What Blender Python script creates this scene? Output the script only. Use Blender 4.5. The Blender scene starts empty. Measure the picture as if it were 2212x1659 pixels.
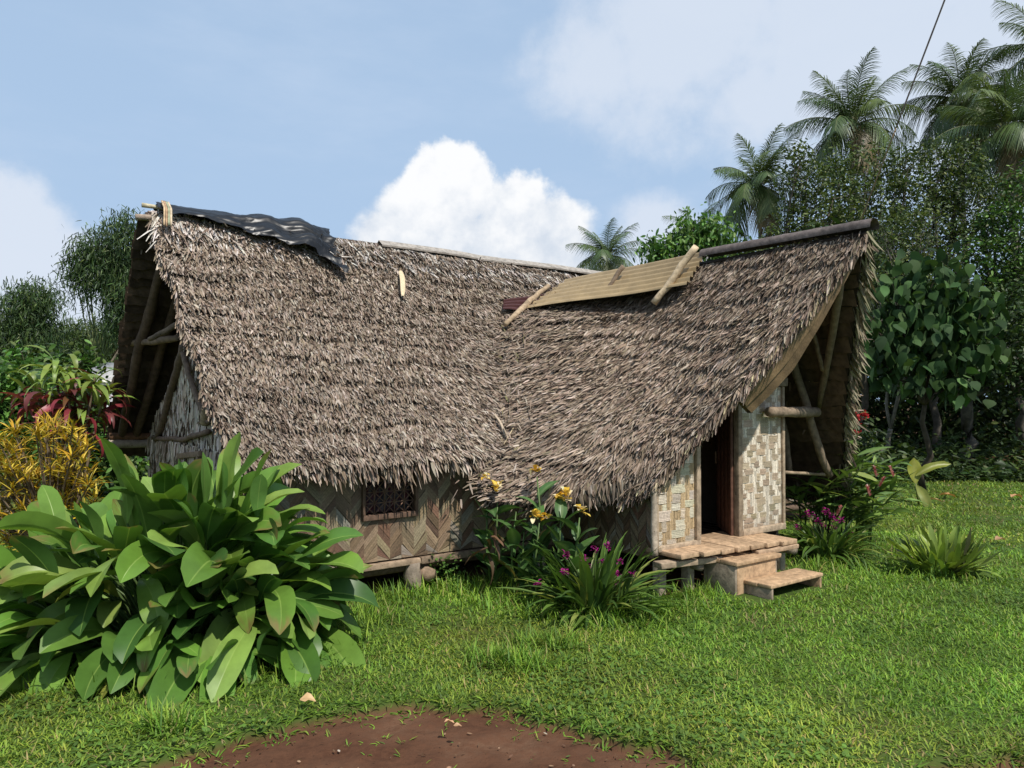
import bpy, math, random
import numpy as np
from mathutils import Vector, noise as mnoise

C = bpy.context.scene.collection
SC = bpy.context.scene
R = math.radians
random.seed(7)

# ------------------------------------------------------------------ camera
F_PX, CX, CY = 1580.0, 1106.0, 829.5          # focal length and centre in a 2212 px wide photograph
PITCH = math.atan(30.5 / F_PX)
CAM_Z = 1.65
cd = bpy.data.cameras.new("camera")
cd.sensor_width = 36.0
cd.lens = 36.0 * F_PX / 2212.0
cd.clip_end = 2000.0
cam = bpy.data.objects.new("camera", cd)
C.objects.link(cam)
cam.location = (0, 0, CAM_Z)
cam.rotation_euler = (R(90) + PITCH, 0, 0)
SC.camera = cam

# ------------------------------------------------------------------ sun, sky, exposure
TH = R(54.2)
U = np.array([math.sin(TH), math.cos(TH), 0.0])      # along the main ridge, away to the right
V = np.array([math.cos(TH), -math.sin(TH), 0.0])     # along the wing, towards the camera's right
ZUP = np.array([0.0, 0.0, 1.0])
SUN_EL = R(54)
_h = V * 1.0 - U * 0.06
SUN_AZ = math.atan2(_h[0], _h[1])                    # measured from +Y towards +X
sd = bpy.data.lights.new("sun", 'SUN')
sd.energy = 5.0
sd.angle = R(0.9)
sd.color = (1.0, 0.95, 0.87)
so = bpy.data.objects.new("sun", sd)
C.objects.link(so)
_to = Vector((math.sin(SUN_AZ) * math.cos(SUN_EL), math.cos(SUN_AZ) * math.cos(SUN_EL), math.sin(SUN_EL)))
so.rotation_euler = _to.to_track_quat('Z', 'Y').to_euler()
so.location = (20, -30, 40)

SC.view_settings.view_transform = 'Standard'
SC.view_settings.look = 'None'
SC.view_settings.exposure = 0.0
SC.view_settings.gamma = 1.0
SC.view_settings.use_curve_mapping = False


class NT:
    """small helper for node trees"""
    def __init__(self, tree):
        self.t = tree
        self.n = tree.nodes
        self.l = tree.links

    def new(self, typ, **kw):
        n = self.n.new(typ)
        for k, v in kw.items():
            setattr(n, k, v)
        return n

    def put(self, sock, v):
        if hasattr(v, 'links') or isinstance(v, bpy.types.NodeSocket):
            self.l.new(v, sock)
        else:
            sock.default_value = v

    def math(self, op, a, b=None, c=None, clamp=False):
        n = self.new('ShaderNodeMath', operation=op, use_clamp=clamp)
        self.put(n.inputs[0], a)
        if b is not None:
            self.put(n.inputs[1], b)
        if c is not None:
            self.put(n.inputs[2], c)
        return n.outputs[0]

    def mix(self, f, a, b, blend='MIX'):
        n = self.new('ShaderNodeMix', data_type='RGBA', blend_type=blend)
        self.put(n.inputs[0], f)
        self.put(n.inputs[6], a)
        self.put(n.inputs[7], b)
        return n.outputs[2]

    def noise(self, vec, scale, detail=4, rough=0.55, dist=0.0, dims='3D'):
        n = self.new('ShaderNodeTexNoise', noise_dimensions=dims)
        if vec is not None:
            self.put(n.inputs['Vector'], vec)
        n.inputs['Scale'].default_value = scale
        n.inputs['Detail'].default_value = detail
        n.inputs['Roughness'].default_value = rough
        n.inputs['Distortion'].default_value = dist
        return n.outputs[0]

    def smooth(self, x, lo, hi, to0=0.0, to1=1.0):
        n = self.new('ShaderNodeMapRange', interpolation_type='SMOOTHSTEP')
        self.put(n.inputs[0], x)
        n.inputs[1].default_value = lo
        n.inputs[2].default_value = hi
        n.inputs[3].default_value = to0
        n.inputs[4].default_value = to1
        return n.outputs[0]


def build_world():
    w = bpy.data.worlds.new("World")
    SC.world = w
    w.use_nodes = True
    k = NT(w.node_tree)
    k.n.clear()
    sky = k.new('ShaderNodeTexSky', sky_type='NISHITA', sun_disc=False)
    sky.sun_elevation = SUN_EL
    sky.sun_rotation = SUN_AZ
    sky.air_density = 1.0
    sky.dust_density = 2.2
    sky.ozone_density = 1.5
    tc = k.new('ShaderNodeTexCoord')
    sep = k.new('ShaderNodeSeparateXYZ')
    k.l.new(tc.outputs['Generated'], sep.inputs[0])
    x, y, z = sep.outputs
    az = k.math('ARCTAN2', x, y)
    el = k.math('ARCSINE', z)
    comb = k.new('ShaderNodeCombineXYZ')
    k.put(comb.inputs[0], az)
    k.put(comb.inputs[1], el)
    ae = comb.outputs[0]
    big = k.noise(ae, 9.0, 6, 0.55)
    fine = k.noise(ae, 30.0, 6, 0.6)
    puff = k.math('ADD', k.math('MULTIPLY', k.math('SUBTRACT', big, 0.5), 0.75),
                  k.math('MULTIPLY', k.math('SUBTRACT', fine, 0.5), 0.55))

    def dirpx(px, py):
        dx, dz = (px - CX) / F_PX, -(py - 860.0) / F_PX
        return math.atan2(dx, 1.0), math.atan2(dz, math.hypot(dx, 1.0))

    def blobs(lst):
        out = None
        for (px, py, rx, ry) in lst:
            a, e = dirpx(px, py)
            dx = k.math('DIVIDE', k.math('SUBTRACT', az, a), rx / F_PX)
            dy = k.math('DIVIDE', k.math('SUBTRACT', el, e), ry / F_PX)
            d = k.math('SQRT', k.math('ADD', k.math('MULTIPLY', dx, dx), k.math('MULTIPLY', dy, dy)))
            f = k.math('SUBTRACT', 1.0, d)
            out = f if out is None else k.math('MAXIMUM', out, f)
        return out

    # the cumulus behind the roof, built from several lobes
    cum = blobs([(975, 425, 112, 128), (900, 480, 125, 95), (1110, 485, 125, 118), (1195, 505, 105, 100),
                 (830, 520, 85, 90), (1010, 560, 270, 150), (1180, 600, 190, 130), (860, 620, 140, 110),
                 ])
    faint = blobs([(1420, 500, 110, 100), (1450, 590, 150, 110)])
    fm = k.math('MULTIPLY', k.smooth(k.math('ADD', faint, puff), -0.02, 0.55), 0.75)
    soft = k.smooth(el, 0.15, 0.33, 0.55, 0.17)
    cv_ = k.math('ADD', cum, k.math('MULTIPLY', puff, 0.85))
    cm = k.smooth(k.math('DIVIDE', cv_, soft), 0.0, 1.0)
    left = blobs([(-40, 480, 150, 130), (20, 560, 130, 120), (-60, 700, 260, 180), (110, 620, 170, 130), (60, 780, 300, 140)])
    lm = k.math('MULTIPLY', k.smooth(k.math('ADD', left, puff), -0.05, 0.42), 0.82)
    right = blobs([(1500, 60, 330, 260), (1850, 80, 420, 300), (2200, 100, 400, 330), (1280, 140, 170, 130),
                   (1650, 210, 200, 130)])
    rm = k.math('MULTIPLY', k.smooth(k.math('ADD', right, k.math('MULTIPLY', puff, 1.2)), -0.15, 0.7), 0.72)
    # thin streaks of cirrus everywhere, also out of the picture
    mp = k.new('ShaderNodeMapping')
    mp.inputs['Scale'].default_value = (1.0, 3.2, 1.0)
    mp.inputs['Rotation'].default_value = (0, 0, 0.25)
    k.l.new(ae, mp.inputs[0])
    ci = k.math('MULTIPLY', k.smooth(k.noise(mp.outputs[0], 2.2, 6, 0.6), 0.42, 0.80), 0.5)
    # scattered cumulus round the rest of the sky (behind the photographer)
    sc_ = k.smooth(k.noise(ae, 2.3, 7, 0.55), 0.56, 0.66)
    back = k.math('MULTIPLY', sc_, k.smooth(k.math('ABSOLUTE', az), 0.75, 1.1))

    # milky tropical air: the sky colour lifted towards white, more so near the horizon
    skyc = k.new('ShaderNodeMix', data_type='RGBA', blend_type='MULTIPLY')
    skyc.inputs[0].default_value = 1.0
    k.l.new(sky.outputs[0], skyc.inputs[6])
    skyc.inputs[7].default_value = SKY_GAIN
    milk = k.smooth(el, 0.0, 0.9, 0.95, 0.80)
    base = k.mix(milk, skyc.outputs[2], MILK)
    c1 = k.mix(ci, base, CIRRUS)
    c2 = k.mix(k.math('MAXIMUM', k.math('MAXIMUM', rm, lm), fm), c1, VEIL)
    # cumulus body: bright heads, bluish-grey lower parts following its own puffs
    sh = k.smooth(k.math('ADD', k.math('MULTIPLY', el, 4.2), k.math('MULTIPLY', puff, 2.2)), 0.40, 1.35)
    body = k.mix(sh, CLOUD_LOW, CLOUD_TOP)
    c3 = k.mix(k.math('MULTIPLY', cm, 0.97), c2, body)
    c4 = k.mix(back, c3, CLOUD_TOP)
    bg = k.new('ShaderNodeBackground')
    k.l.new(c4, bg.inputs[0])
    bg.inputs[1].default_value = 0.1
    out = k.new('ShaderNodeOutputWorld')
    k.l.new(bg.outputs[0], out.inputs[0])


SKY_GAIN = (0.95, 1.0, 1.10, 1)
MILK = (4.45, 6.1, 8.35, 1)
CIRRUS = (5.8, 7.0, 8.8, 1)
VEIL = (7.6, 8.2, 9.2, 1)
CLOUD_LOW = (6.7, 7.4, 8.4, 1)
CLOUD_TOP = (10.0, 10.05, 10.15, 1)
build_world()

# ------------------------------------------------------------------ helpers


def ray(px, py):
    d = np.array([(px - CX) / F_PX, 1.0, -(py - CY) / F_PX])
    c, s = math.cos(PITCH), math.sin(PITCH)
    return np.array([d[0], d[1] * c - d[2] * s, d[1] * s + d[2] * c])


def at(px, py, dist):
    """world point seen at (px, py) whose forward distance is dist"""
    r = ray(px, py)
    return np.array([0, 0, CAM_Z]) + r * (dist / r[1])


def ground_at(px, py, z=0.0):
    r = ray(px, py)
    return np.array([0, 0, CAM_Z]) + r * ((z - CAM_Z) / r[2])


def on_plane(px, py, p0, n):
    r = ray(px, py)
    o = np.array([0, 0, CAM_Z])
    return o + r * (np.dot(np.asarray(p0) - o, n) / np.dot(r, n))


def H(u, v, z):
    """house coordinates -> world"""
    return U * u + V * v + ZUP * z


def Harr(u, v, z):
    u, v, z = np.broadcast_arrays(np.asarray(u, float), np.asarray(v, float), np.asarray(z, float))
    return u[..., None] * U + v[..., None] * V + z[..., None] * ZUP


def hash2(ix, iy, seed):
    h = (ix.astype(np.int64) * 374761393 + iy.astype(np.int64) * 668265263 + seed * 1442695041) & 0xFFFFFFFF
    h = ((h ^ (h >> 13)) * 1274126177) & 0xFFFFFFFF
    h = h ^ (h >> 16)
    return (h & 0xFFFFFF) / float(0xFFFFFF)


def vnoise(x, y, seed=0):
    x = np.asarray(x, float)
    y = np.asarray(y, float)
    x, y = np.broadcast_arrays(x, y)
    ix, iy = np.floor(x), np.floor(y)
    fx, fy = x - ix, y - iy
    fx = fx * fx * (3 - 2 * fx)
    fy = fy * fy * (3 - 2 * fy)
    a = hash2(ix, iy, seed)
    b = hash2(ix + 1, iy, seed)
    c = hash2(ix, iy + 1, seed)
    d = hash2(ix + 1, iy + 1, seed)
    return (a * (1 - fx) + b * fx) * (1 - fy) + (c * (1 - fx) + d * fx) * fy


def fbm(x, y, seed=0, o=3):
    s, amp, tot = 0, 1.0, 0
    for i in range(o):
        s = s + amp * vnoise(np.asarray(x) * 2 ** i, np.asarray(y) * 2 ** i, seed + i)
        tot += amp
        amp *= 0.5
    return s / tot


def unit(a):
    return a / np.maximum(np.linalg.norm(a, axis=-1, keepdims=True), 1e-9)


class MB:
    """collects pieces of ONE mesh object"""
    def __init__(self):
        self.v, self.f, self.c, self.n = [], [], [], 0

    def add(self, verts, faces, tint):
        verts = np.asarray(verts, float).reshape(-1, 3)
        t = np.asarray(tint, float)
        if t.ndim == 1:
            t = np.tile(t[:3], (len(verts), 1))
        self.v.append(verts)
        self.c.append(t[:, :3])
        if isinstance(faces, np.ndarray):
            faces = [faces]
        for f in faces:
            f = np.asarray(f)
            if len(f):
                self.f.append(f + self.n)
        self.n += len(verts)

    def box(self, c, ax, hs, tint, jit=0.0):
        """box with centre c, axes rows ax and half sizes hs"""
        ax = np.asarray(ax, float)
        s = np.array([[-1, -1, -1], [1, -1, -1], [1, 1, -1], [-1, 1, -1], [-1, -1, 1], [1, -1, 1], [1, 1, 1], [-1, 1, 1]], float)
        if jit:
            s = s * (1 + np.random.default_rng(int(abs(c[0] * 977 + c[1] * 577 + c[2] * 313) * 100) % 99991).uniform(-jit, jit, s.shape))
        v = np.asarray(c) + (s * np.asarray(hs)) @ ax
        f = np.array([[0, 3, 2, 1], [4, 5, 6, 7], [0, 1, 5, 4], [1, 2, 6, 5], [2, 3, 7, 6], [3, 0, 4, 7]])
        if np.linalg.det(ax) < 0:
            f = f[:, ::-1]
        self.add(v, f, tint)

    def tube(self, pts, rad, tint, n=8, jit=0.06, seed=0, caps=True):
        pts = np.asarray(pts, float)
        m = len(pts)
        rad = np.broadcast_to(np.asarray(rad, float), (m,))
        tan = unit(np.gradient(pts, axis=0))
        ref = np.array([0, 0, 1.0]) if abs(tan[0][2]) < 0.9 else np.array([1.0, 0, 0])
        a = unit(np.cross(tan, ref))
        b = np.cross(tan, a)
        th = np.arange(n) * 2 * math.pi / n
        rg = np.random.default_rng(seed + m * 31 + int(abs(pts[0, 0]) * 1000))
        rr = rad[:, None] * (1 + rg.uniform(-jit, jit, (m, n)))
        v = pts[:, None, :] + rr[..., None] * (np.cos(th)[None, :, None] * a[:, None, :] + np.sin(th)[None, :, None] * b[:, None, :])
        i = np.arange(m - 1)[:, None] * n
        j = np.arange(n)[None, :]
        j2 = (j + 1) % n
        f = np.stack([i + j, i + n + j, i + n + j2, i + j2], -1).reshape(-1, 4)
        faces = [f]
        if caps:
            faces += [np.arange(n)[None, :], (np.arange(n)[::-1] + (m - 1) * n)[None, :]]
        t = np.asarray(tint, float)
        if t.ndim == 2 and len(t) == m:
            t = np.repeat(t, n, axis=0)
        self.add(v.reshape(-1, 3), faces, t)

    def grid(self, G, tint, flip=False):
        a, b = G.shape[:2]
        i = np.arange(a - 1)[:, None] * b
        j = np.arange(b - 1)[None, :]
        f = np.stack([i + j, i + j + 1, i + b + j + 1, i + b + j], -1).reshape(-1, 4)
        if flip:
            f = f[:, ::-1]
        self.add(G.reshape(-1, 3), f, tint)

    def ribbons(self, P, D, N, L, W, prof, tint, curve=0.0, grav=0.0, fold=0.0):
        """n leaves: base P, direction D, face normal N, length L, width W; curve bends towards the normal, grav droops"""
        P, D, N = np.asarray(P, float), unit(np.asarray(D, float)), np.asarray(N, float)
        n = len(P)
        S = unit(np.cross(D, N))
        N = np.cross(S, D)
        prof = np.asarray(prof, float)
        K = len(prof) - 1
        s = np.linspace(0, 1, K + 1)
        L = np.broadcast_to(L, (n,))[:, None, None]
        W = np.broadcast_to(W, (n,))[:, None, None]
        cv = np.broadcast_to(curve, (n,))[:, None, None]
        gv = np.broadcast_to(grav, (n,))[:, None, None]
        s2 = (s ** 2)[None, :, None]
        mid = P[:, None, :] + D[:, None, :] * L * s[None, :, None] + N[:, None, :] * L * cv * s2 - ZUP * L * gv * s2
        half = S[:, None, :] * W * 0.5 * prof[None, :, None]
        if fold:
            cols = [mid - half, mid - N[:, None, :] * W * fold * prof[None, :, None], mid + half]
        else:
            cols = [mid - half, mid + half]
        q = len(cols)
        v = np.stack(cols, 2)
        b0 = (np.arange(n) * (K + 1) * q)[:, None, None]
        i = (np.arange(K) * q)[None, :, None]
        j = np.arange(q - 1)[None, None, :]
        base = b0 + i + j
        f = np.stack([base, base + 1, base + q + 1, base + q], -1).reshape(-1, 4)
        t = np.asarray(tint, float)
        if t.ndim == 2:
            t = np.repeat(t, (K + 1) * q, axis=0)
        self.add(v.reshape(-1, 3), f, t)

    def arcs(self, P, az, e0, beta, L, W, prof, tint, cols=(-1, 1), fold=0.0, wave=0.0, roll=0.0, power=1.0, side=0.0, seed=0, midtint=None, tips=None):
        """n leaves that start at P with azimuth az and elevation e0 and bend down by beta along their length"""
        P = np.asarray(P, float)
        n = len(P)
        rg = np.random.default_rng(seed + n)
        bc = lambda q: np.broadcast_to(np.asarray(q, float), (n,))
        az, e0, beta, L, W, roll, side = map(bc, (az, e0, beta, L, W, roll, side))
        prof = np.asarray(prof, float)
        K = len(prof) - 1
        s = np.linspace(0, 1, K + 1)
        sm = (s[:-1] + s[1:]) / 2
        em = e0[:, None] - beta[:, None] * sm[None, :] ** power
        am = az[:, None] + side[:, None] * sm[None, :] ** 1.5
        step = np.stack([np.cos(em) * np.cos(am), np.cos(em) * np.sin(am), np.sin(em)], -1) * (L / K)[:, None, None]
        mid = np.concatenate([np.zeros((n, 1, 3)), np.cumsum(step, 1)], 1) + P[:, None, :]
        en = e0[:, None] - beta[:, None] * s[None, :] ** power
        an = az[:, None] + side[:, None] * s[None, :] ** 1.5
        D = np.stack([np.cos(en) * np.cos(an), np.cos(en) * np.sin(an), np.sin(en)], -1)
        S0 = np.stack([-np.sin(an), np.cos(an), np.zeros_like(an)], -1)
        N0 = np.cross(D, S0)
        cr, sr = np.cos(roll)[:, None, None], np.sin(roll)[:, None, None]
        S = S0 * cr + N0 * sr
        N = np.cross(D, S)
        vs = []
        ph = rg.uniform(0, 6.28, (n, 1))
        for cx_ in cols:
            wv = wave * np.sin(ph + s[None, :] * 9 + (2.1 if cx_ > 0 else 0)) * abs(cx_) if wave else 0
            off = N * ((fold * abs(cx_) + wv) * prof[None, :] * W[:, None] * 0.5)[..., None] if (np.any(fold) or wave) else 0
            vs.append(mid + S * (cx_ * 0.5 * prof[None, :] * W[:, None])[..., None] + off)
        v = np.stack(vs, 2)
        q = len(cols)
        b0 = (np.arange(n) * (K + 1) * q)[:, None, None]
        i = (np.arange(K) * q)[None, :, None]
        j = np.arange(q - 1)[None, None, :]
        b = b0 + i + j
        f = np.stack([b, b + 1, b + q + 1, b + q], -1).reshape(-1, 4)
        t = np.asarray(tint, float)
        if t.ndim == 1:
            t = np.tile(t, (n, 1))
        tt = np.repeat(t[:, None, :], (K + 1) * q, axis=1).reshape(n, K + 1, q, 3)
        if midtint is not None:
            for ci, cx_ in enumerate(cols):
                if cx_ == 0:
                    tt[:, :, ci, :] = tt[:, :, ci, :] * 0.35 + np.asarray(midtint) * 0.65
        if tips is not None:        # dead brown ends and edges on some of the leaves
            share, col = tips
            hit = rg.uniform(0, 1, n) < share
            for k_ in range(K + 1):
                for ci, cx_ in enumerate(cols):
                    e_ = np.clip((s[k_] - rg.uniform(0.75, 0.97, n)) * 9 + (abs(cx_) > 0.9) * rg.uniform(-0.6, 0.7, n) * (s[k_] > 0.25), 0, 1) * hit
                    tt[:, k_, ci, :] = tt[:, k_, ci, :] * (1 - e_[:, None]) + np.asarray(col) * e_[:, None]
        self.add(v.reshape(-1, 3), f, tt.reshape(-1, 3))
        return mid, D

    def build(self, name, m, parent=None, smooth=False, bevel=0.0):
        me = bpy.data.meshes.new(name)
        v = np.concatenate(self.v).astype(np.float32)
        c = np.concatenate(self.c).astype(np.float32)
        me.vertices.add(len(v))
        me.vertices.foreach_set('co', v.ravel())
        loops = np.concatenate([f.ravel() for f in self.f]).astype(np.int32)
        sizes = np.concatenate([np.full(len(f), f.shape[1], np.int32) for f in self.f])
        starts = np.concatenate([[0], np.cumsum(sizes)[:-1]]).astype(np.int32)
        me.loops.add(len(loops))
        me.loops.foreach_set('vertex_index', loops)
        me.polygons.add(len(sizes))
        me.polygons.foreach_set('loop_start', starts)
        if smooth:
            me.polygons.foreach_set('use_smooth', np.ones(len(sizes), bool))
        me.update(calc_edges=True)
        ca = me.color_attributes.new('tint', 'FLOAT_COLOR', 'POINT')
        ca.data.foreach_set('color', np.concatenate([c, np.ones((len(c), 1), np.float32)], 1).ravel())
        me.materials.append(m)
        o = bpy.data.objects.new(name, me)
        C.objects.link(o)
        if parent is not None:
            o.parent = parent
            o.matrix_parent_inverse = parent.matrix_world.inverted()
        if bevel:
            b = o.modifiers.new('bevel', 'BEVEL')
            b.width = bevel
            b.segments = 2
            b.limit_method = 'ANGLE'
        return o


def thing(name, label, cat, loc, group=None):
    o = bpy.data.objects.new(name, None)
    C.objects.link(o)
    o.location = tuple(float(q) for q in loc)
    o.empty_display_size = 0.2
    bpy.context.view_layer.update()
    return tag(o, label, cat, group)


def tag(o, label=None, cat=None, group=None, kind=None):
    if label:
        o['label'] = label
    if cat:
        o['category'] = cat
    if group:
        o['group'] = group
    if kind:
        o['kind'] = kind
    return o


# ------------------------------------------------------------------ materials
def material(name, rough=0.7, spec=0.3, noise_scale=0.0, noise_amt=0.0, stretch=None, bump=0.0, transl=0.0, tgain=(1.2, 1.25, 0.6), coat=0.0, speck=None, coord='Object'):
    m = bpy.data.materials.new(name)
    m.use_nodes = True
    k = NT(m.node_tree)
    k.n.clear()
    out = k.new('ShaderNodeOutputMaterial')
    p = k.new('ShaderNodeBsdfPrincipled')
    at_ = k.new('ShaderNodeAttribute', attribute_name='tint')
    col = at_.outputs['Color']
    if noise_scale:
        tc = k.new('ShaderNodeTexCoord')
        vec = tc.outputs[coord]
        if stretch:
            mp = k.new('ShaderNodeMapping')
            mp.inputs['Scale'].default_value = stretch
            k.l.new(vec, mp.inputs[0])
            vec = mp.outputs[0]
        nz = k.noise(vec, noise_scale, 5, 0.6)
        f = k.smooth(nz, 0.25, 0.75, 1 - noise_amt, 1 + noise_amt)
        cc = k.new('ShaderNodeCombineXYZ')
        for q in range(3):
            k.put(cc.inputs[q], f)
        col = k.mix(1.0, col, cc.outputs[0], 'MULTIPLY')
        if speck:
            n2 = k.noise(vec, speck[0], 3, 0.6)
            col = k.mix(k.smooth(n2, speck[1], speck[1] + 0.06), col, speck[2])
        if bump:
            b = k.new('ShaderNodeBump')
            b.inputs['Strength'].default_value = bump
            b.inputs['Distance'].default_value = 0.01
            k.l.new(nz, b.inputs['Height'])
            k.l.new(b.outputs[0], p.inputs['Normal'])
    k.l.new(col, p.inputs['Base Color'])
    p.inputs['Roughness'].default_value = rough
    p.inputs['Specular IOR Level'].default_value = spec
    if coat:
        p.inputs['Coat Weight'].default_value = coat
        p.inputs['Coat Roughness'].default_value = 0.15
    if transl:
        tr = k.new('ShaderNodeBsdfTranslucent')
        tc2 = k.mix(1.0, col, (*tgain, 1), 'MULTIPLY')
        k.l.new(tc2, tr.inputs['Color'])
        ms = k.new('ShaderNodeMixShader')
        ms.inputs[0].default_value = transl
        k.l.new(p.outputs[0], ms.inputs[1])
        k.l.new(tr.outputs[0], ms.inputs[2])
        k.l.new(ms.outputs[0], out.inputs[0])
    else:
        k.l.new(p.outputs[0], out.inputs[0])
    return m


M = {
    'thatch': material('dry_palm_thatch', 0.8, 0.25, 9.0, 0.25),
    'under': material('shaded_thatch', 0.9, 0.1, 14.0, 0.35, bump=0.4),
    'wood': material('weathered_wood', 0.82, 0.22, 19.0, 0.34, stretch=(1, 1, 1), bump=0.5, speck=(46.0, 0.66, (0.03, 0.022, 0.016, 1))),
    'bamboo': material('split_bamboo', 0.55, 0.35, 60.0, 0.22, bump=0.25, speck=(120.0, 0.66, (0.16, 0.11, 0.06, 1))),
    'leaf': material('glossy_leaf', 0.40, 0.30, 5.0, 0.22, transl=0.24),
    'tree_leaf': material('tree_leaf', 0.5, 0.3, transl=0.22),
    'grass': material('grass_blades', 0.55, 0.25, 1.1, 0.28, transl=0.3),
    'bark': material('bark', 0.9, 0.15, 9.0, 0.4, bump=0.6),
    'plastic': material('black_plastic', 0.38, 0.40, 8.0, 0.3),
    'sheet': material('painted_metal_sheet', 0.5, 0.4, 6.0, 0.16, speck=(30.0, 0.68, (0.2, 0.11, 0.045, 1))),
    'petal': material('petal', 0.55, 0.3, transl=0.3, tgain=(1.1, 1.0, 0.8)),
    'clay': material('small_stones', 0.9, 0.2, 20.0, 0.3),
}

P_LEAF = [0.25, 1.0, 0.85, 0.05]
P_THATCH = [0.75, 1.0, 0.35]
P_PADDLE = [0.05, 0.05, 0.45, 0.85, 1.0, 0.98, 0.86, 0.6, 0.02]
P_STRAP = [0.6, 0.9, 1.0, 0.95, 0.8, 0.5, 0.03]


def pick(rg, n, cols, w=None, var=0.12, hue=0.05):
    cols = np.asarray(cols, float)
    w = None if w is None else np.asarray(w, float) / np.sum(w)
    c = cols[rg.choice(len(cols), n, p=w)]
    c = c * (1 + rg.uniform(-var, var, (n, 1))) * (1 + rg.uniform(-hue, hue, (n, 3)))
    return np.clip(c, 0.003, 0.95)


# ------------------------------------------------------------------ ground (one sheet, with the dug soil patch in it)
DIRT_PX = [(300, 1690), (420, 1650), (545, 1612), (640, 1592), (730, 1562), (800, 1551), (870, 1540), (960, 1546), (1040, 1543),
           (1120, 1553), (1190, 1580), (1260, 1594), (1340, 1622), (1430, 1640), (1500, 1668), (1560, 1700), (1700, 1900), (200, 1900)]
DIRT = np.array([ground_at(q[0] - (30 if q[0] < 900 else 0), q[1] - 24)[:2] for q in DIRT_PX])
DIRT2 = np.array([ground_at(*q)[:2] for q in [(1990, 1652), (2060, 1640), (2150, 1632), (2260, 1640), (2320, 1720), (1980, 1720)]])


def poly_sd(x, y, poly):
    """signed distance to a polygon, negative inside"""
    x, y = np.asarray(x, float), np.asarray(y, float)
    d = np.full(x.shape, 1e9)
    inside = np.zeros(x.shape, bool)
    n = len(poly)
    for i in range(n):
        ax, ay = poly[i]
        bx, by = poly[(i + 1) % n]
        ex, ey = bx - ax, by - ay
        wx, wy = x - ax, y - ay
        t = np.clip((wx * ex + wy * ey) / (ex * ex + ey * ey), 0, 1)
        d = np.minimum(d, np.hypot(wx - ex * t, wy - ey * t))
        cond = (ay > y) != (by > y)
        xi = ax + (y - ay) / (ey if abs(ey) > 1e-9 else 1e-9) * ex
        inside ^= cond & (x < xi)
    return np.where(inside, -d, d)


def dirt_sd(x, y):
    n = (fbm(np.asarray(x) * 7, np.asarray(y) * 7, 5, 3) - 0.5) * 0.16
    return np.minimum(poly_sd(x, y, DIRT), poly_sd(x, y, DIRT2)) + n


def ground_z(x, y):
    x, y = np.asarray(x, float), np.asarray(y, float)
    z = (fbm(x * 0.9, y * 0.9, 11, 3) - 0.5) * 0.05
    near = (np.abs(x) < 8) & (y < 6) & (y > 0)
    sd_ = np.where(near, dirt_sd(x, y), 1.0)
    return z - 0.055 * np.clip(0.5 - sd_ / 0.05, 0, 1)


def build_ground():
    xs = np.unique(np.concatenate([np.linspace(-160, -8, 30), np.linspace(-8, -3.2, 50), np.linspace(-3.2, 3.6, 260), np.linspace(3.6, 10, 60), np.linspace(10, 160, 30)]))
    ys = np.unique(np.concatenate([np.linspace(-40, 2.2, 20), np.linspace(2.2, 5.0, 130), np.linspace(5.0, 16, 110), np.linspace(16, 220, 30)]))
    X, Y = np.meshgrid(xs, ys, indexing='ij')
    near = (np.abs(X) < 8) & (Y < 6) & (Y > 0)
    sd_ = np.where(near, dirt_sd(X, Y), 1.0)
    Zg = ground_z(X, Y)
    Zg = Zg + np.where(sd_ < 0.02, (fbm(X * 14, Y * 14, 3, 4) - 0.5) * 0.034, 0)
    soil = np.clip(0.5 - sd_ / 0.03, 0, 1)
    uu, vv = X * U[0] + Y * U[1], X * V[0] + Y * V[1]
    under = ((uu > 1.7) & (uu < 9.4) & (vv > -9.5) & (vv < -5.75)) | ((uu > 4.7) & (uu < 6.4) & (vv > -6) & (vv < -4.25))
    soil = np.maximum(soil, under * 0.9)
    wood = np.clip((X - 6.5) / 1.0, 0, 1) * np.clip((Y - 14.0) / 1.2, 0, 1)
    soil = np.maximum(soil, wood * 0.85)
    t = np.stack([soil, soil, soil], -1).reshape(-1, 3)
    mb = MB()
    mb.grid(np.stack([X, Y, Zg], -1), t)
    m = bpy.data.materials.new('lawn_and_soil')
    m.use_nodes = True
    k = NT(m.node_tree)
    p = k.n['Principled BSDF']
    a = k.new('ShaderNodeAttribute', attribute_name='tint')
    tc = k.new('ShaderNodeTexCoord')
    o = tc.outputs['Object']
    n1, n2, n3 = k.noise(o, 1.3, 5, 0.6), k.noise(o, 26.0, 5, 0.65), k.noise(o, 110.0, 4, 0.6)
    turf = k.mix(n2, (0.020, 0.040, 0.008, 1), (0.075, 0.125, 0.022, 1))
    turf = k.mix(k.smooth(n1, 0.45, 0.75), turf, (0.085, 0.085, 0.025, 1))
    dirt = k.mix(k.smooth(n1, 0.35, 0.7), (0.062, 0.027, 0.015, 1), (0.150, 0.082, 0.048, 1))
    dirt = k.mix(k.smooth(n2, 0.3, 0.75), dirt, (0.100, 0.046, 0.025, 1))
    dirt = k.mix(k.smooth(n3, 0.64, 0.70), dirt, (0.026, 0.012, 0.008, 1))
    col = k.mix(a.outputs['Color'], turf, dirt)
    k.l.new(col, p.inputs['Base Color'])
    p.inputs['Roughness'].default_value = 0.95
    p.inputs['Specular IOR Level'].default_value = 0.12
    b = k.new('ShaderNodeBump')
    b.inputs['Strength'].default_value = 0.7
    b.inputs['Distance'].default_value = 0.012
    k.l.new(n2, b.inputs['Height'])
    k.l.new(b.outputs[0], p.inputs['Normal'])
    g = mb.build('ground', m, smooth=True)
    tag(g, kind='structure')


build_ground()

# ------------------------------------------------------------------ the house
house = thing('thatched_house', 'long thatched house on low stilts with a thatched entrance wing and woven bamboo walls', 'house', H(5.0, -7.0, 0))

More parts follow.
